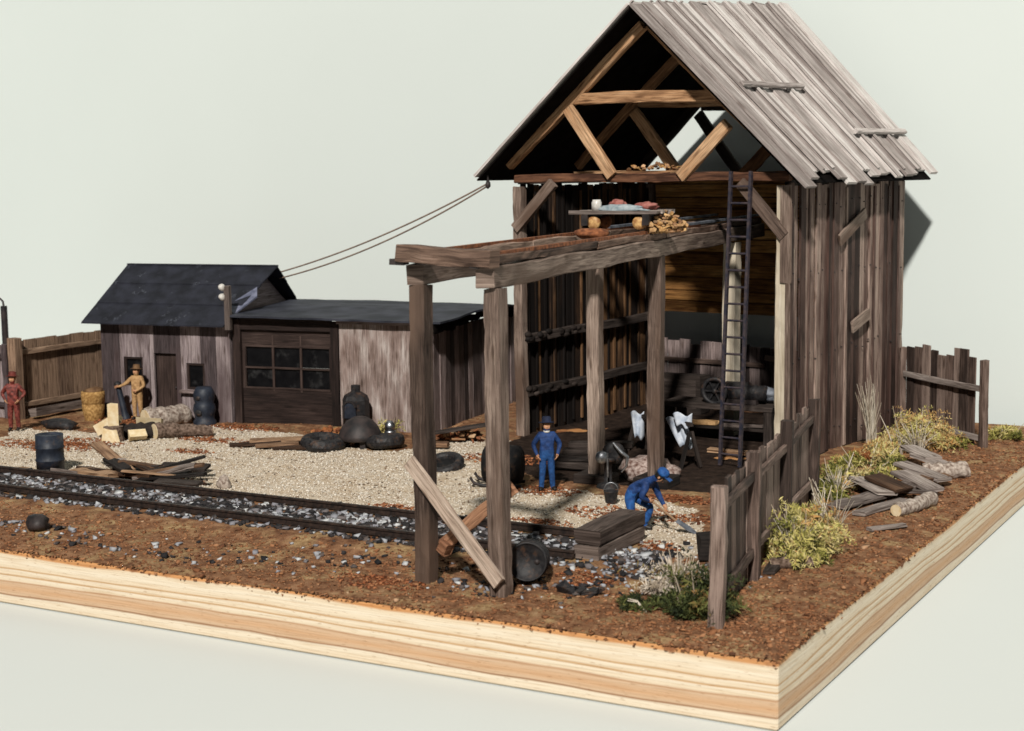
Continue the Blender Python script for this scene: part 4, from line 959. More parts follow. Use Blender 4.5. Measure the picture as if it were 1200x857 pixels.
# ------------------------------------------------------------------ objects in the yard
def log(name, lab, p0, p1, r0, r1, bark, group=None, bend=.05):
    a, c = V((*p0, gh(*p0) + r0 * .85)), V((*p1, gh(*p1) + r1 * .85)); mid = (a + c) / 2
    o0 = V((mid.x, mid.y, 0)); n = 12; b = MB(); pts = []; rr = []
    side = (c - a).cross(V((0, 0, 1))).normalized()
    for i in range(n + 1):
        t_ = i / n; pts.append(a.lerp(c, t_) - o0 + side * bend * math.sin(t_ * PI * 1.3) + V((0, 0, .02 * math.sin(i * 2.1)))); rr.append((r0 + (r1 - r0) * t_) * (1 + .07 * math.sin(i * 1.9) + random.uniform(-.05, .05)))
    b.tube(pts, rr, 14, caps=False); o = b.build(name, bark, loc=o0); tag(o, lab, 'log', group)
    for k, (i, j) in enumerate(((0, 1), (n, n - 1))):
        d = (pts[i] - pts[j]).normalized(); cb = MB(); cb.tube([pts[i] - d * .03, pts[i] + d * .004], rr[i] * .93, 14); cb.build('cut_end', M['cutwood'] if bark is not M['dark_timber'] else bark, o)
    return o
log('log', 'thick pale barked log lying behind the brown log', (-25.1, 13.4), (-24.75, 14.9), .34, .33, M['palebark'])
log('log', 'curved brown barked log in front of the pale log', (-23.45, 11.95), (-22.35, 13.25), .25, .16, M['bark'], bend=-.12)
log('log', 'short black charred log beside the chopping stump', (-24.7, 11.9), (-23.6, 12.15), .2, .26, M['dark_timber'])
log('log', 'thin grey log on bare soil in front of the board heap at right', (-1.15, 10.9), (-.78, 12.7), .15, .18, M['palebark'])
log('log', 'dark red brown log below the yellow bush at right', (-2.05, 5.35), (-1.35, 5.75), .11, .12, M['bark'], bend=.0)
log('log', 'grey barked log at the far end of the right board heap', (-1.75, 15.6), (-.8, 16.1), .2, .22, M['palebark'])
st = empty('chopping_stump', gl(-24.35, 11.2), 0, 'brown chopping stump with a bright split face', 'stump'); st.scale = (.85, .85, .85)
b = MB(); b.lathe([(.40, 0), (.36, .15), (.34, .5), (.33, .52)], 14, wob=.06); b.build('trunk', M['bark'], st)
b = MB(); b.prism([(-.18, -.42, .02), (.42, -.30, .02), (.26, -.28, .44), (-.12, -.38, .5)], (.04, .12, 0)); b.build('split_face', M['cutwood'], st)
def split(lab, p, d, rot):
    b = MB(); L_, w, h = d; b.prism([(-L_ / 2, -w / 2, -h / 2), (-L_ / 2, w / 2, -h / 2), (-L_ / 2, 0, h / 2)], (L_, 0, 0)); o = b.build('firewood', M['cutwood'], loc=p); o.rotation_euler = rot; tag(o, lab, 'firewood', 'split firewood by the stump')
split('upright pale firewood billet on the stump', gl(-24.45, 11.35, .76), (.66, .28, .28), (0, PI / 2, .4))
split('pale firewood billet leaning left of the stump', gl(-24.95, 11.6, .42), (.85, .32, .3), (.5, -.5, .3))
split('pale firewood billet lying right of the stump', gl(-23.95, 12.3, .50), (.75, .34, .34), (.9, .08, .5))
split('small pale firewood billet in front of the black log', gl(-23.55, 11.35, .17), (.5, .36, .34), (1.5, 0, .9))
# golden tub behind the firewood
tb = empty('wicker_tub', gl(-27.7, 13.9), 0, 'golden wicker tub in front of the shed corner', 'tub')
b = MB(); b.lathe([(.27, 0), (.33, .2), (.36, .5), (.34, .52), (.36, .54), (.38, .8), (.36, .92), (.30, .92), (.28, .86), (0, .84)], 20); b.build('tub', M['straw'], tb)
b = MB(); b.blob((.02, 0, .92), (.3, .28, .14), 4, .5); b.build('contents', M['brown_felt'], tb)
# stoves
sx_, sy_ = sw(4.12, -.48)[:2]
sv = empty('pot_belly_stove', gl(sx_, sy_), SR, 'dark potbelly stove standing at the right end of the shed', 'stove')
b = MB(); b.lathe([(.36, 0), (.36, .1), (.30, .18), (.31, .3), (.36, .45), (.33, .62), (.29, .68), (.33, .8), (.34, .95), (.28, 1.1), (.23, 1.17), (0, 1.18)], 22); b.build('body', M['bluesteel'], sv)
b = MB(); b.blob((0, -.35, .40), (.12, .04, .1), 1, 0); b.build('door', M['black'], sv)
b = MB(); b.blob((-.02, -.32, .85), (.10, .04, .08), 1, 0); b.build('door', M['black'], sv)
bx2, by2 = sw(9.45, -.55)[:2]
bo = empty('boiler', gl(bx2, by2), SR, 'black iron boiler with an arched fire door against the pale panel', 'boiler'); bo.scale = (1.16, 1.16, 1.02)
b = MB(); b.lathe([(.40, 0), (.40, .12), (.345, .16), (.345, .95), (.30, 1.08), (.16, 1.18), (.12, 1.2), (.12, 1.38), (.0, 1.4)], 8, R=Matrix.Rotation(PI / 8, 3, 'Z'), smooth=False); b.build('body', M['black'], bo)
b = MB(); pts = [(-.17, 0, .45), (.17, 0, .45), (.17, 0, .78)] + [(.17 * math.cos(a), 0, .78 + .17 * math.sin(a)) for a in np.linspace(.3, PI - .3, 7)] + [(-.17, 0, .78)]
b.prism([(p[0], -.33, p[2]) for p in pts], (0, -.035, 0)); fd = b.build('fire_door', M['bluesteel'], bo)
b = MB()
for i in range(2, len(pts)): 
    p, q = V((pts[i][0], -.37, pts[i][2])), V((pts[(i + 1) % len(pts)][0], -.37, pts[(i + 1) % len(pts)][2])); b.bar(p, q, .05, .05)
b.build('door_frame', M['soot'], bo)
ck = empty('cauldron', gl(-17.2, 13.5), .3, 'upturned black cauldron on stub legs beside the boiler', 'cauldron')
b = MB(); b.lathe([(.60, .22), (.64, .25), (.62, .36), (.52, .58), (.36, .76), (.18, .86), (0, .88)], 24); b.build('bowl', M['soot'], ck)
for k in range(4):
    b = MB(); a = k * PI / 2 + .5; b.box((.42 * math.cos(a), .42 * math.sin(a), .11), (.14, .14, .24), jit=.01); b.build('leg', M['soot'], ck)
def tyre(lab, p, R_, r_, rot=(0, 0, 0), m='black'):
    b = MB(); pr = [(R_ + r_ * math.cos(a), r_ * 1.05 * math.sin(a)) for a in np.linspace(0, 2 * PI, 13)]; b.lathe(pr, 44, wob=.02, smooth=False)
    o = b.build('tyre', M[m], loc=p); o.rotation_euler = rot; return tag(o, lab, 'tyre')
tyre('black tyre lying flat in front of the garage panel', gl(-17.95, 12.75, .19), .46, .18, (.06, .1, 0))
tyre('black tyre lying flat under the two tin cans', gl(-16.35, 13.5, .2), .36, .19, (-.05, -.08, 0))
tyre('black tyre half buried behind the front gantry posts', gl(-13.2, 11.5, .12), .42, .12, (.35, .0, 0))
cn = MB(); cn.lathe([(.0, 0), (.17, 0), (.17, .34), (.13, .36), (0, .36)], 16); cn.lathe([(.0, .36), (.15, .36), (.15, .52), (.08, .62), (0, .64)], 16); cn = cn.build('milk_can', M['chrome'], loc=gl(-16.75, 14.35)); tag(cn, 'shiny metal can standing by the pale panel', 'can')
# leaning plank and litter by the annex
def board(lab, a, c, w, th, mat, group=None, roll=0., name='board', cat='board'):
    a, c = V(a), V(c); x = (c - a); L_ = x.length; x.normalize(); y = V((0, 0, 1)).cross(x).normalized(); z = x.cross(y)
    R = Matrix((x, y, z)).transposed() @ Matrix.Rotation(roll, 3, 'X')
    b = MB(); n = 3
    # slightly warped, with ragged ends
    b.timber((-L_ / 2, 0, 0), (L_ / 2, 0, 0), w, th, rough=.02, chip=.09)
    o = b.build(name, mat, loc=(a + c) / 2); o.rotation_euler = R.to_euler(); return tag(o, lab, cat, group)
def gp(x, y, dz): return V((x, y, gh(x, y) + dz))
board('dark plank sloping up over rusty litter beside the annex', gp(-15.9, 14.5, .25), gp(-14.3, 15.6, .52), .4, .07, M['dark_timber'])
board('stubby tan board lying on gravel beside the annex plank', gp(-15.5, 13.9, .1), gp(-14.7, 14.2, .12), .4, .12, M['brown_board'])
scrap_heap('rust_heap', 'orange rusty scrap heap against the annex wall', gl(-15.2, 15.6), 40, (.8, .45, .45), .2, [M['rust'], M['truss']])
scrap_heap('rust_heap', 'rusty leaf litter heap left of the boiler', gl(-18.9, 14.4), 34, (.6, .4, .3), .17, [M['rust'], M['leaf_orange']])
bb = empty('scrap_tank', gl(-10.75, 10.3), math.radians(20), 'black iron tank on a curved runner behind the front posts', 'tank')
b = MB(); b.lathe([(0, -.8), (.4, -.8), (.5, -.7), (.52, -.2), (.53, .3), (.5, .7), (.38, .8), (0, .8)], 22, (0, 0, .58), Matrix.Rotation(PI / 2, 3, 'Y')); b.build('shell', M['tank'], bb); bb.scale = (.62, .9, .92)
b = MB(); b.tube([(-1.25, -.35, .28), (-1.1, -.35, .12), (-.7, -.35, .06), (.8, -.35, .06)], .05, 8); b.tube([(-1.25, .35, .28), (-1.1, .35, .12), (-.7, .35, .06), (.8, .35, .06)], .05, 8); b.build('runner', M['soot'], bb)
b = MB(); b.lathe([(.12, 0), (.12, .2), (.15, .22), (.15, .28), (0, .28)], 14, (-.2, 0, 1.08)); b.build('filler_cap', M['soot'], bb)
for k in range(4):
    board('dark tarred timber stacked along the inside wall', gp(-10.6 + .12 * k, 12.6 + .1 * k, .14 + .17 * k), gp(-8.95 + .1 * k, 12.9 + .15 * k, .14 + .17 * k), .4, .16, M['dark_timber'], 'dark timbers stacked inside the barn mouth')
# boards in front of the garage
gb = 'flat brown boards in front of the garage'
for k, (x0, y0, x1, y1, w, z) in enumerate(((-20.6, 11.9, -19.4, 12.7, .4, .06), (-20.2, 12.3, -18.9, 13.2, .42, .14), (-19.6, 11.8, -18.7, 12.6, .36, .1), (-19.1, 12.0, -18.2, 12.35, .34, .06), (-20.0, 13.2, -18.6, 13.5, .34, .08))):
    board('dark brown board lying flat before the garage door', gp(x0, y0, z), gp(x1, y1, z + .05), w, .08, M['brown_board'], gb)
# left lumber heap by the track
lg = 'split lumber heaped beside the track'
LH = [(-21.9, 7.9, .62, -19.6, 6.7, .22, .34, .07, 'brown_board'), (-21.3, 6.6, .12, -19.8, 6.35, .12, .5, .12, 'brown_board'), (-20.7, 7.5, .2, -18.3, 7.3, .2, .5, .08, 'dark_timber'), (-20.1, 6.7, .15, -18.7, 6.6, .18, .45, .1, 'brown_board'), (-19.3, 6.5, .12, -17.9, 7.2, .48, .3, .07, 'grey_board'),
      (-19.0, 6.4, .1, -17.4, 7.0, .34, .28, .07, 'dark_timber'), (-20.4, 7.9, .1, -18.9, 7.9, .14, .4, .07, 'brown_board'), (-20.6, 7.0, .3, -19.2, 7.4, .3, .3, .06, 'dark_timber'), (-19.8, 7.2, .34, -18.6, 6.7, .2, .26, .07, 'brown_board'), (-22.0, 6.5, .08, -21.0, 6.4, .08, .3, .08, 'grey_board'), (-19.5, 6.35, .26, -18.0, 6.8, .22, .24, .06, 'brown_board'), (-18.4, 6.35, .08, -17.2, 6.55, .12, .3, .08, 'dark_timber'), (-20.9, 7.3, .42, -19.5, 6.5, .28, .3, .09, 'dark_timber'), (-20.2, 7.0, .42, -18.9, 7.6, .2, .34, .08, 'brown_board'), (-19.4, 6.9, .16, -17.9, 7.6, .62, .26, .07, 'dark_timber'), (-19.1, 6.6, .2, -17.7, 7.3, .52, .22, .06, 'brown_board'), (-21.6, 7.1, .1, -20.4, 6.6, .16, .45, .14, 'brown_board'), (-19.9, 8.2, .1, -18.5, 8.4, .16, .4, .08, 'dark_timber'), (-21.2, 7.7, .2, -20.3, 7.2, .44, .2, .06, 'grey_board')]
LBL = {'brown_board': 'brown split board in the lumber heap by the track', 'dark_timber': 'dark board in the lumber heap by the track', 'grey_board': 'grey board in the lumber heap by the track'}
for x0, y0, z0, x1, y1, z1, w, t_, m_ in LH: board(LBL[m_] if (x0, y0) != (-21.9, 7.9) else 'long brown board tilted up out of the lumber heap', gp(x0, y0, z0), gp(x1, y1, z1), w, t_, M[m_], lg, roll=random.uniform(-.3, .3))
# drums
def drum(lab, p, r, h, m, rot=(0, 0, 0), name='oil_drum'):
    e = bpy.data.objects.new(name, None); col.objects.link(e); e.location = p; e.rotation_euler = rot; tag(e, lab, 'drum')
    pr = [(0, .02), (r * .93, .02), (r, 0), (r, h * .30), (r * 1.05, h * .32), (r * 1.05, h * .35), (r, h * .37), (r, h * .63), (r * 1.05, h * .65), (r * 1.05, h * .68), (r, h * .70), (r, h), (r * .93, h - .02), (r * .9, h - .05), (0, h - .05)]
    b = MB(); b.lathe(pr, 26); b.build('barrel', M[m], e)
    b = MB(); b.lathe([(0, 0), (.05, 0), (.05, .02), (0, .02)], 10, (r * .5, 0, h - .05)); b.build('bung', M['soot'], e); return e
drum('upright blue black oil drum beside the track at left', gl(-22.4, 6.75), .36, 1.02, 'bluesteel')
dx_, dy_ = -5.62, 2.35
drum('toppled black drum by the foot of the front post', (dx_ - .25, dy_ + .35, gh(dx_, dy_) + .37), .36, .75, 'black', (math.radians(82), 0, math.radians(22)))
scrap_heap('scrap_heap', 'flat black scrap iron at the toe of the front posts', gl(-4.55, 2.1), 9, (.5, .18, .06), .22, [M['black']])
b = MB(); b.blob((0, 0, .12), (.32, .26, .2), 6, .5); o = b.build('rock', M['soot'], loc=gl(-17.4, 1.35)); tag(o, 'single dark rock on the soil near the left front edge', 'rock')
b = MB(); b.blob((0, 0, .12), (.2, .16, .2), 9, .5); o = b.build('rock', M['palebark'], loc=gl(-16.9, 7.1)); tag(o, 'small grey rock on the gravel right of the lumber heap', 'rock')
b = MB(); b.blob((0, 0, .14), (.7, .35, .2), 12, .5); o = b.build('rock', M['black'], loc=gl(-27.6, 12.3)); tag(o, 'low black lump by the timber at the left fence', 'rock')
# barn mouth things
bk = empty('bucket', gl(-7.46, 9.55), .4, 'black bucket with a bright handle in the barn mouth', 'bucket'); bk.scale = (.74,) * 3
b = MB(); b.lathe([(.17, 0), (.23, .38), (.24, .4), (.22, .4), (.16, .05), (0, .05)], 18); b.build('pail', M['black'], bk)
b = MB(); b.tube([(.22 * math.cos(a), .03, .4 + .26 * math.sin(a)) for a in np.linspace(0, PI, 10)], .018, 6); b.build('handle', M['chrome'], bk)
gr = empty('forge_blower', gl(-8.3, 11.15, 0), .5, 'black forge blower with a bright crank wheel', 'blower')
b = MB(); b.lathe([(.3, 0), (.26, .08), (.1, .14), (.09, .62), (.2, .66), (.2, .74), (0, .76)], 16); b.build('stand', M['black'], gr)
b = MB(); b.lathe([(.12, -.1), (.26, -.1), (.28, 0), (.26, .1), (.12, .1)], 18, (.14, .08, .84), Matrix.Rotation(PI / 2, 3, 'X')); b.build('fan_case', M['black'], gr)
b = MB(); b.lathe([(0, -.03), (.15, -.03), (.16, 0), (.15, .03), (0, .03)], 18, (-.16, -.2, .78), Matrix.Rotation(PI / 2 - .2, 3, 'X')); b.build('crank_wheel', M['chrome'], gr)
b = MB(); b.tube([(-.03, -.27, .9), (-.02, -.28, .3)], .025, 6); b.build('lever', M['chrome'], gr)
b = MB(); b.tube([(.12, -.12, 1.12), (.3, -.16, .9), (.46, -.18, .78), (.44, -.18, .55), (.32, -.16, .4)], [.03, .05, .05, .03, .02], 8); b.build('crank_arm', M['chrome'], gr)
b = MB(); b.blob((0, 0, .12), (.75, .6, .42), 21, .35, 2.4, 3); o = b.build('ash_mound', M['mound'], loc=gl(-8.0, 12.9)); tag(o, 'mound of pale ash and rust at the foot of the second post', 'mound')
wb = empty('workbench', fw(-3.3, 2.6) + (.02,), BR + .12, 'dark heavy workbench inside the barn', 'workbench')
b = MB(); b.box((0, 0, 1.0), (3.3, 1.1, .14), jit=.02); b.build('bench_top', M['dark_timber'], wb)
for x in (-1.5, 1.5):
    for y in (-.42, .42): b = MB(); b.box((x, y, .47), (.24, .2, .95)); b.build('leg', M['dark_timber'], wb)
b = MB(); b.box((0, 0, .38), (2.7, .9, .08)); b.build('shelf', M['dark_timber'], wb)
def bl(x, y, z): c, s_ = math.cos(BR + .12), math.sin(BR + .12); X, Y = fw(-3.3, 2.6); return (X + c * x - s_ * y, Y + s_ * x + c * y, .02 + z)
en = empty('engine', bl(.35, 0, 1.07), BR + .12, 'black cylinder engine lying on the workbench', 'engine')
b = MB(); b.lathe([(0, -.9), (.2, -.9), (.26, -.84), (.26, -.3), (.3, -.28), (.3, .4), (.24, .44), (.22, .9), (0, .92)], 20, (0, 0, .3), Matrix.Rotation(PI / 2, 3, 'Y')); b.build('cylinder', M['black'], en)
b = MB(); b.box((0, 0, .06), (1.4, .5, .12)); b.build('bed', M['soot'], en)
b = MB(); b.lathe([(.3, -.05), (.4, -.05), (.4, .05), (.3, .05), (.3, -.05)], 22, (-.5, -.36, .34), Matrix.Rotation(PI / 2, 3, 'X')); b.lathe([(0, -.06), (.07, -.06), (.07, .06), (0, .06)], 10, (-.5, -.36, .34), Matrix.Rotation(PI / 2, 3, 'X'))
for a in range(3): b.bar((-.5 - .32 * math.cos(a * PI / 3), -.36, .34 - .32 * math.sin(a * PI / 3)), (-.5 + .32 * math.cos(a * PI / 3), -.36, .34 + .32 * math.sin(a * PI / 3)), .04, .04, up=(0, 1, 0))
b.build('flywheel', M['black'], en)
rag('tarp', 'grey blue tarp thrown over the right end of the workbench', 'tarp', bl(1.1, .28, 1.30), (.62, .25, .22), M['tarp'], 14, .4)
board('tan plank on the lower shelf of the workbench', V(bl(-1.2, -.35, .48)), V(bl(-.1, -.3, .50)), .3, .12, M['tan'])
board('pale plank on the bench shelf beside the ladder foot', V(bl(.1, -.38, .47)), V(bl(1.3, -.3, .49)), .2, .09, M['grey_board'])
board('tan offcut on the barn floor under the workbench', gp(-8.0, 16.9, .08), gp(-6.9, 16.9, .08), .3, .1, M['brown_board'])
# pale cloths hung on a dark trestle
TA = math.radians(-37.4)
ts = empty('trestle', (-8.65, 15.3, 0), TA, 'dark trestle rail holding pale cloths inside the barn', 'trestle')
b = MB(); b.timber((-1.6, 0, .98), (1.55, 0, 1.14), .1, .12); b.build('rail', M['dark_timber'], ts)
for x in (-1.5, 1.45):
    for sy in (-.3, .3): b = MB(); b.timber((x, sy, 0), (x, sy * .1, .95), .1, .09); b.build('leg', M['dark_timber'], ts)
def cloth(lab, p, w, hgt, rz, sl=0.):
    b = MB(); n, m_ = 8, 8; vs = []
    for j in range(m_ + 1):
        for i in range(n + 1):
            u, v_ = i / n, j / m_; vs.append(V(((u - .5) * w * (1 - .3 * v_) + sl * v_, -.09 - .05 * math.sin(u * 9 + v_ * 2) - .05 * v_, -v_ * hgt + .06 * math.sin(u * 7))))
    k = len(vs); vs += [v + V((0, .03, 0)) for v in vs]; fs = []
    for j in range(m_):
        for i in range(n):
            a = j * (n + 1) + i; fs.append((a, a + 1, a + n + 2, a + n + 1)); fs.append((k + a, k + a + n + 1, k + a + n + 2, k + a + 1))
    bd_ = [i for i in range(n + 1)] + [j * (n + 1) + n for j in range(1, m_ + 1)] + [m_ * (n + 1) + i for i in range(n - 1, -1, -1)] + [j * (n + 1) for j in range(m_ - 1, 0, -1)]
    for q in range(len(bd_)): a, c = bd_[q], bd_[(q + 1) % len(bd_)]; fs.append((a, k + a, k + c, c))
    b._add(vs, fs, [[(0, 0)] * 4 for _ in fs], None, 0, True); o = b.build('cloth', M['white_cloth'], loc=p); o.rotation_euler = (0, 0, rz); return tag(o, lab, 'cloth', 'pale cloths inside the barn')
def tl(x, y, z): c, s_ = math.cos(TA), math.sin(TA); return (-8.65 + c * x - s_ * y, 15.3 + s_ * x + c * y, z)
cloth('pale cloth hanging left of the second crane post', tl(-1.33, -.06, 1.10), .36, .70, .35, .06)
cloth('pale blue cloth slanting right of the second crane post', tl(.78, -.06, 1.22), .50, .74, .15, .34)
cloth('short pale cloth bundle at the right end of the trestle', tl(1.12, -.02, 1.38), .52, .32, .12, .06)
b = MB(); pts = [V((-.1, 0, .55)), V((.3, -.02, .25)), V((.7, 0, .05)), V((1.0, -.02, .25)), V((1.35, 0, .35)), V((1.6, 0, .55))]; b.tube(pts, .035, 6); b.tube([V((.45, 0, .18)), V((.2, -.05, .0)), V((.02, -.05, .02))], .022, 6); b.tube([V((1.0, 0, .25)), V((1.2, -.05, .1))], .02, 6)
o = b.build('dry_vine', M['rope'], loc=(*fw(-7.1, 7.3), .55)); o.rotation_euler = (0, 0, BR); tag(o, 'dry yellow vine twisting across the back opening', 'vine')
b = MB(); b.box((0, 0, .6), (1.6, .6, 1.2), jit=.03); b.box((0, -.31, .62), (1.3, .04, .9)); o = b.build('crate', M['dark_timber'], loc=(*fw(-7.0, 6.6), .0)); o.rotation_euler = (0, 0, BR); tag(o, 'black crate at the back of the barn', 'crate')

# ------------------------------------------------------------------ plants
def leaf_mesh(n, c, d, size, clumps, lo=0., hi=1.):
    """curly fronds of small leaflets growing out of scattered tufts, with gaps between the tufts"""
    b = MB(); tufts = []
    for _ in range(clumps):
        a = random.uniform(0, 2 * PI); q = math.sqrt(random.random()); tufts.append((V((math.cos(a) * q * d[0] * .95, math.sin(a) * q * d[1] * .95, 0)), random.uniform(lo, hi), random.choice((random.uniform(.3, .6), random.uniform(.6, 1.2)))))
    nf = max(26, n // 17)
    for k in range(nf):
        t0, col_, hs = random.choice(tufts); col_ = col_ if random.random() < .8 else random.uniform(lo, hi); e = 1 - .55 * (t0.x / d[0]) ** 2 - .35 * (t0.y / d[1]) ** 2
        p = V(c) + t0 + V((random.gauss(0, .09), random.gauss(0, .09), random.uniform(0, .6) * d[2] * e * hs))
        a = random.uniform(0, 2 * PI); dr = V((math.cos(a), math.sin(a), random.uniform(.1, 1.5))).normalized()
        ln = max(.28, d[2] * hs * random.uniform(.55, 1.25) * max(.4, e)); m = 9; cr_ = min(1, max(0, col_ + random.gauss(0, .12)))
        for i in range(m):
            tt = i / m; pos = p + dr * ln * tt + V((0, 0, -.55 * ln * tt * tt)); fl = size * (1.15 - .6 * tt)
            for sgn in (-1, 1, 0):
                sd = dr.orthogonal(); sd = Matrix.Rotation(random.uniform(0, 2 * PI), 3, dr) @ sd; sd.normalize(); sd = (sd + dr * .5 + V((0, 0, random.uniform(-.3, .5)))).normalized()
                wv = sd.cross(V((random.gauss(0, 1), random.gauss(0, 1), random.gauss(0, 1)))).normalized() * fl * random.uniform(.09, .24); tip = pos + sd * fl * random.uniform(.8, 2.2)
                mid = (pos + tip) / 2 + V((0, 0, fl * random.uniform(-.1, .35)))
                b._add([pos, mid + wv, tip, mid - wv], [(0, 1, 2, 3)], [[(0, 0)] * 4], min(1, max(0, cr_ + random.gauss(0, .09))), 0, False)
    return b
def bush(lab, p, d, n, size, mat, clumps=14, lo=0., hi=1., sprigs=5, sprig_m='leaf_pale', cat='bush', name='bush'):
    e = empty(name, gl(*p), 0, lab, cat); leaf_mesh(int(n * 1.9), (0, 0, .03), d, size * .9, clumps, lo, hi).build('foliage', M[mat], e)
    for k in range(sprigs):
        b = MB(); a = random.uniform(0, 2 * PI); q = V((math.cos(a) * d[0] * .4, math.sin(a) * d[1] * .4, 0)); tp = V((math.cos(a) * d[0] * random.uniform(.5, 1.1), math.sin(a) * d[1] * random.uniform(.5, 1.1), d[2] * random.uniform(.6, 1.05)))
        b.tube([q, q.lerp(tp, .5) + V((0, 0, .08)), tp], [.02, .015, .008], 5); b.build('stem', M[sprig_m], e)
    return e
bush('big yellow green bush spilling over the right side of the front fence', (-1.95, 7.2), (.8, 1.4, 1.05), 3200, .12, 'leaf', 11, .15, .8, 9)
bush('low green and yellow bush in front of the larger yellow bush', (-1.75, 6.1), (.5, .6, .4), 900, .1, 'leaf', 9, .15, .6, 3)
bush('dark green and orange bush against the sunlit barn wall', (-3.15, 12.8), (.9, 1.6, .75), 2300, .12, 'leaf', 11, .0, .85, 5)
bush('olive bush right of the barn wall middle', (-3.2, 15.6), (.8, 1.7, .6), 1700, .12, 'leaf', 9, .05, .75, 5)
bush('orange yellow bush at the far barn corner', (-3.05, 19.2), (.95, 1.9, 1.2), 2800, .12, 'leaf', 12, .4, 1., 7)
bush('yellow fern leaning on the ragged back fence', (-2.6, 20.2), (.8, .8, .55), 1300, .12, 'leaf', 12, .3, .9, 5)
bush('small green tuft beyond the ragged back fence post', (-1.15, 22.2), (.55, .6, .45), 500, .11, 'leaf', 7, .2, .6, 5, cat='tuft')
bush('dark green bush in front of the near fence post', (-2.15, 1.75), (.62, .55, 1.15), 2000, .10, 'leaf_dark', 14, .1, .95, 4)
bush('low dark shrub on soil left of the near fence post', (-2.7, 1.55), (.65, .4, .28), 800, .09, 'leaf_dark', 8, 0, .6, 2)
bush('pale dried shrub beside the shovel blade', (-2.95, 3.0), (.55, .6, .75), 900, .10, 'leaf_pale', 9, .2, 1., 9)
bush('small yellow bush right of the black boiler', (-17.3, 15.25), (.3, .3, .62), 320, .11, 'leaf', 6, .4, .6, 2)
bush('low orange growth along the foot of the barn wall', (-3.6, 17.6), (.45, 1.6, .35), 900, .10, 'leaf_orange', 10, .2, 1, 2)
def tuft(lab, p, h, spread, n, lean):
    b = MB()
    for k in range(n):
        a = random.uniform(0, 2 * PI); q = V((random.gauss(0, .06), random.gauss(0, .1), 0)); t_ = V((math.cos(a) * spread * random.random(), math.sin(a) * spread * random.random(), h * random.uniform(.45, 1))) + V(lean) * random.random()
        b.tube([q, q.lerp(t_, .5) + V((0, 0, .1)), t_], [.013, .010, .005], 4)
    o = b.build('grass_tuft', M['grass'], loc=gl(*p)); tag(o, lab, 'grass tuft')
tuft('tall dry white grass against the sunlit barn wall', (-4.05, 18.9), 1.75, .35, 46, (-.12, -.25, .5))
tuft('pale dry stalks sprawling out of the big yellow bush', (-1.85, 8.6), 1.0, .8, 34, (.2, -.6, 0))
tuft('few white stalks at the gap of the front fence', (-2.6, 10.2), .9, .3, 16, (-.3, .2, 0))

for k, (p, h, sp, n, lab) in enumerate((((-2.9, 12.2), .8, .7, 40, 'dry straw sprawling over the dark green and orange bush'), ((-2.7, 18.6), .95, .8, 46, 'dry straw poking out of the orange yellow bush'), ((-2.45, 2.1), 1.0, .5, 30, 'dry straw rising behind the near fence bush'), ((-2.0, 6.6), .8, .7, 40, 'dry straw sprawling at the front of the big yellow bush'))): tuft(lab, p, h, sp, n, (0, -.3, 0))
# weathered boards heaped on the right
rg = 'weathered boards heaped beside the barn'
RB = [(-2.5, 10.9, .12, -1.55, 14.3, .16, .5, 'grey_board'), (-1.9, 10.6, .08, -1.35, 12.4, .1, .35, 'grey_board'), (-2.35, 13.2, .45, -1.45, 12.7, .28, .55, 'brown_board'), (-2.75, 13.4, .32, -1.75, 12.4, .22, .55, 'grey_board'), (-2.1, 14.6, .3, -.95, 13.6, .16, .5, 'grey_board'),
      (-2.3, 15.4, .36, -1.0, 14.6, .22, .5, 'grey_board'), (-2.2, 16.6, .40, -.95, 16.0, .2, .55, 'grey_board'), (-2.6, 17.2, .5, -1.7, 16.3, .4, .5, 'grey_board'), (-1.7, 14.2, .22, -1.0, 15.0, .2, .4, 'brown_board'), (-1.75, 12.9, .2, -.9, 13.4, .12, .3, 'grey_board')]
for k, (x0, y0, z0, x1, y1, z1, w, m_) in enumerate(RB):
    lab = {0: 'longest grey board at the front of the right heap', 2: 'tan board lying aslant on top of the right heap', 7: 'grey board half buried in the orange bush'}.get(k, ('grey' if m_ == 'grey_board' else 'brown') + ' board in the heap beside the barn')
    board(lab, gp(x0, y0, z0), gp(x1, y1, z1), w, .09, M[m_], rg, roll=random.uniform(-.12, .12))
board('thin grey splinter board alone on bare soil near the right edge', gp(-1.25, 9.2, .06), gp(-.7, 10.0, .05), .2, .07, M['grey_board'])
board('long dark rusty plank along the foot of the front fence', gp(-1.9, 4.8, .05), gp(-2.35, 7.6, .05), .25, .08, M['dark_timber'])
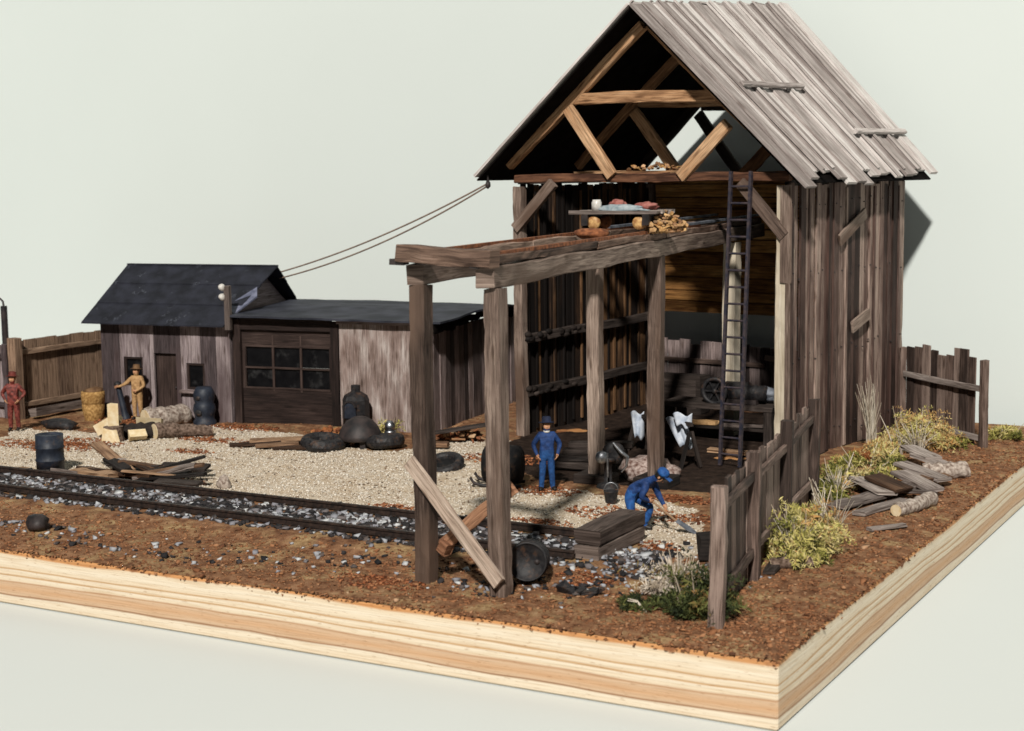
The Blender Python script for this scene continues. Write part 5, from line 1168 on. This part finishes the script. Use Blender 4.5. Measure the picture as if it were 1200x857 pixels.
b = MB(); b.box((0, 0, .25), (.6, .5, .5), jit=.06); o = b.build('crate', M['dark_timber'], loc=gl(-3.35, 5.6)); o.rotation_euler = (0, 0, .5); tag(o, 'dark red crate behind the near fence post', 'crate')

# ------------------------------------------------------------------ light, world, camera
w = bpy.data.worlds.new('World'); scn.world = w; w.use_nodes = True
bg = w.node_tree.nodes['Background']; bg.inputs[0].default_value = (.80, .90, 1.0, 1); bg.inputs[1].default_value = .04
az, el = math.radians(70), math.radians(39)
tgt = V((-11, 13, 1)); D_ = 400.
dirn = V((math.cos(el) * math.cos(az), -math.cos(el) * math.sin(az), math.sin(el)))
ld_ = bpy.data.lights.new('key_lamp', 'AREA'); ld_.shape = 'DISK'; ld_.size = 20.0; ld_.energy = 4.0 * PI * D_ * D_; ld_.color = (1.0, .955, .885)
lo = bpy.data.objects.new('key_lamp', ld_); col.objects.link(lo); lo.location = tgt + dirn * D_; lo.rotation_euler = (-dirn).to_track_quat('-Z', 'Y').to_euler()

cam = bpy.data.cameras.new('camera'); co = bpy.data.objects.new('camera', cam); col.objects.link(co); scn.camera = co
yaw = math.radians(29.0787); pit = math.radians(6.94296); roll = -.0125
fwv = V((-math.sin(yaw) * math.cos(pit), math.cos(yaw) * math.cos(pit), -math.sin(pit))); r0 = V((math.cos(yaw), math.sin(yaw), 0)); u0 = r0.cross(fwv)
rt = r0 * math.cos(roll) + u0 * math.sin(roll); up = u0 * math.cos(roll) - r0 * math.sin(roll)
mw = Matrix((rt, up, -fwv)).transposed().to_4x4(); mw.translation = V((8.19, -23.25, 7.67)); co.matrix_world = mw
cam.sensor_width = 36; cam.lens = 1860 / 1200 * 36; cam.clip_start = .5; cam.clip_end = 400
cam.dof.use_dof = True; cam.dof.focus_distance = 37.5; cam.dof.aperture_fstop = .75
scn.view_settings.view_transform = 'Standard'; scn.view_settings.look = 'None'; scn.view_settings.exposure = 0; scn.view_settings.gamma = 1
scn.cycles.use_denoising = True
try: scn.cycles.filter_width = 1.6
except Exception: pass
scn.cycles.max_bounces = 6; scn.cycles.diffuse_bounces = 1
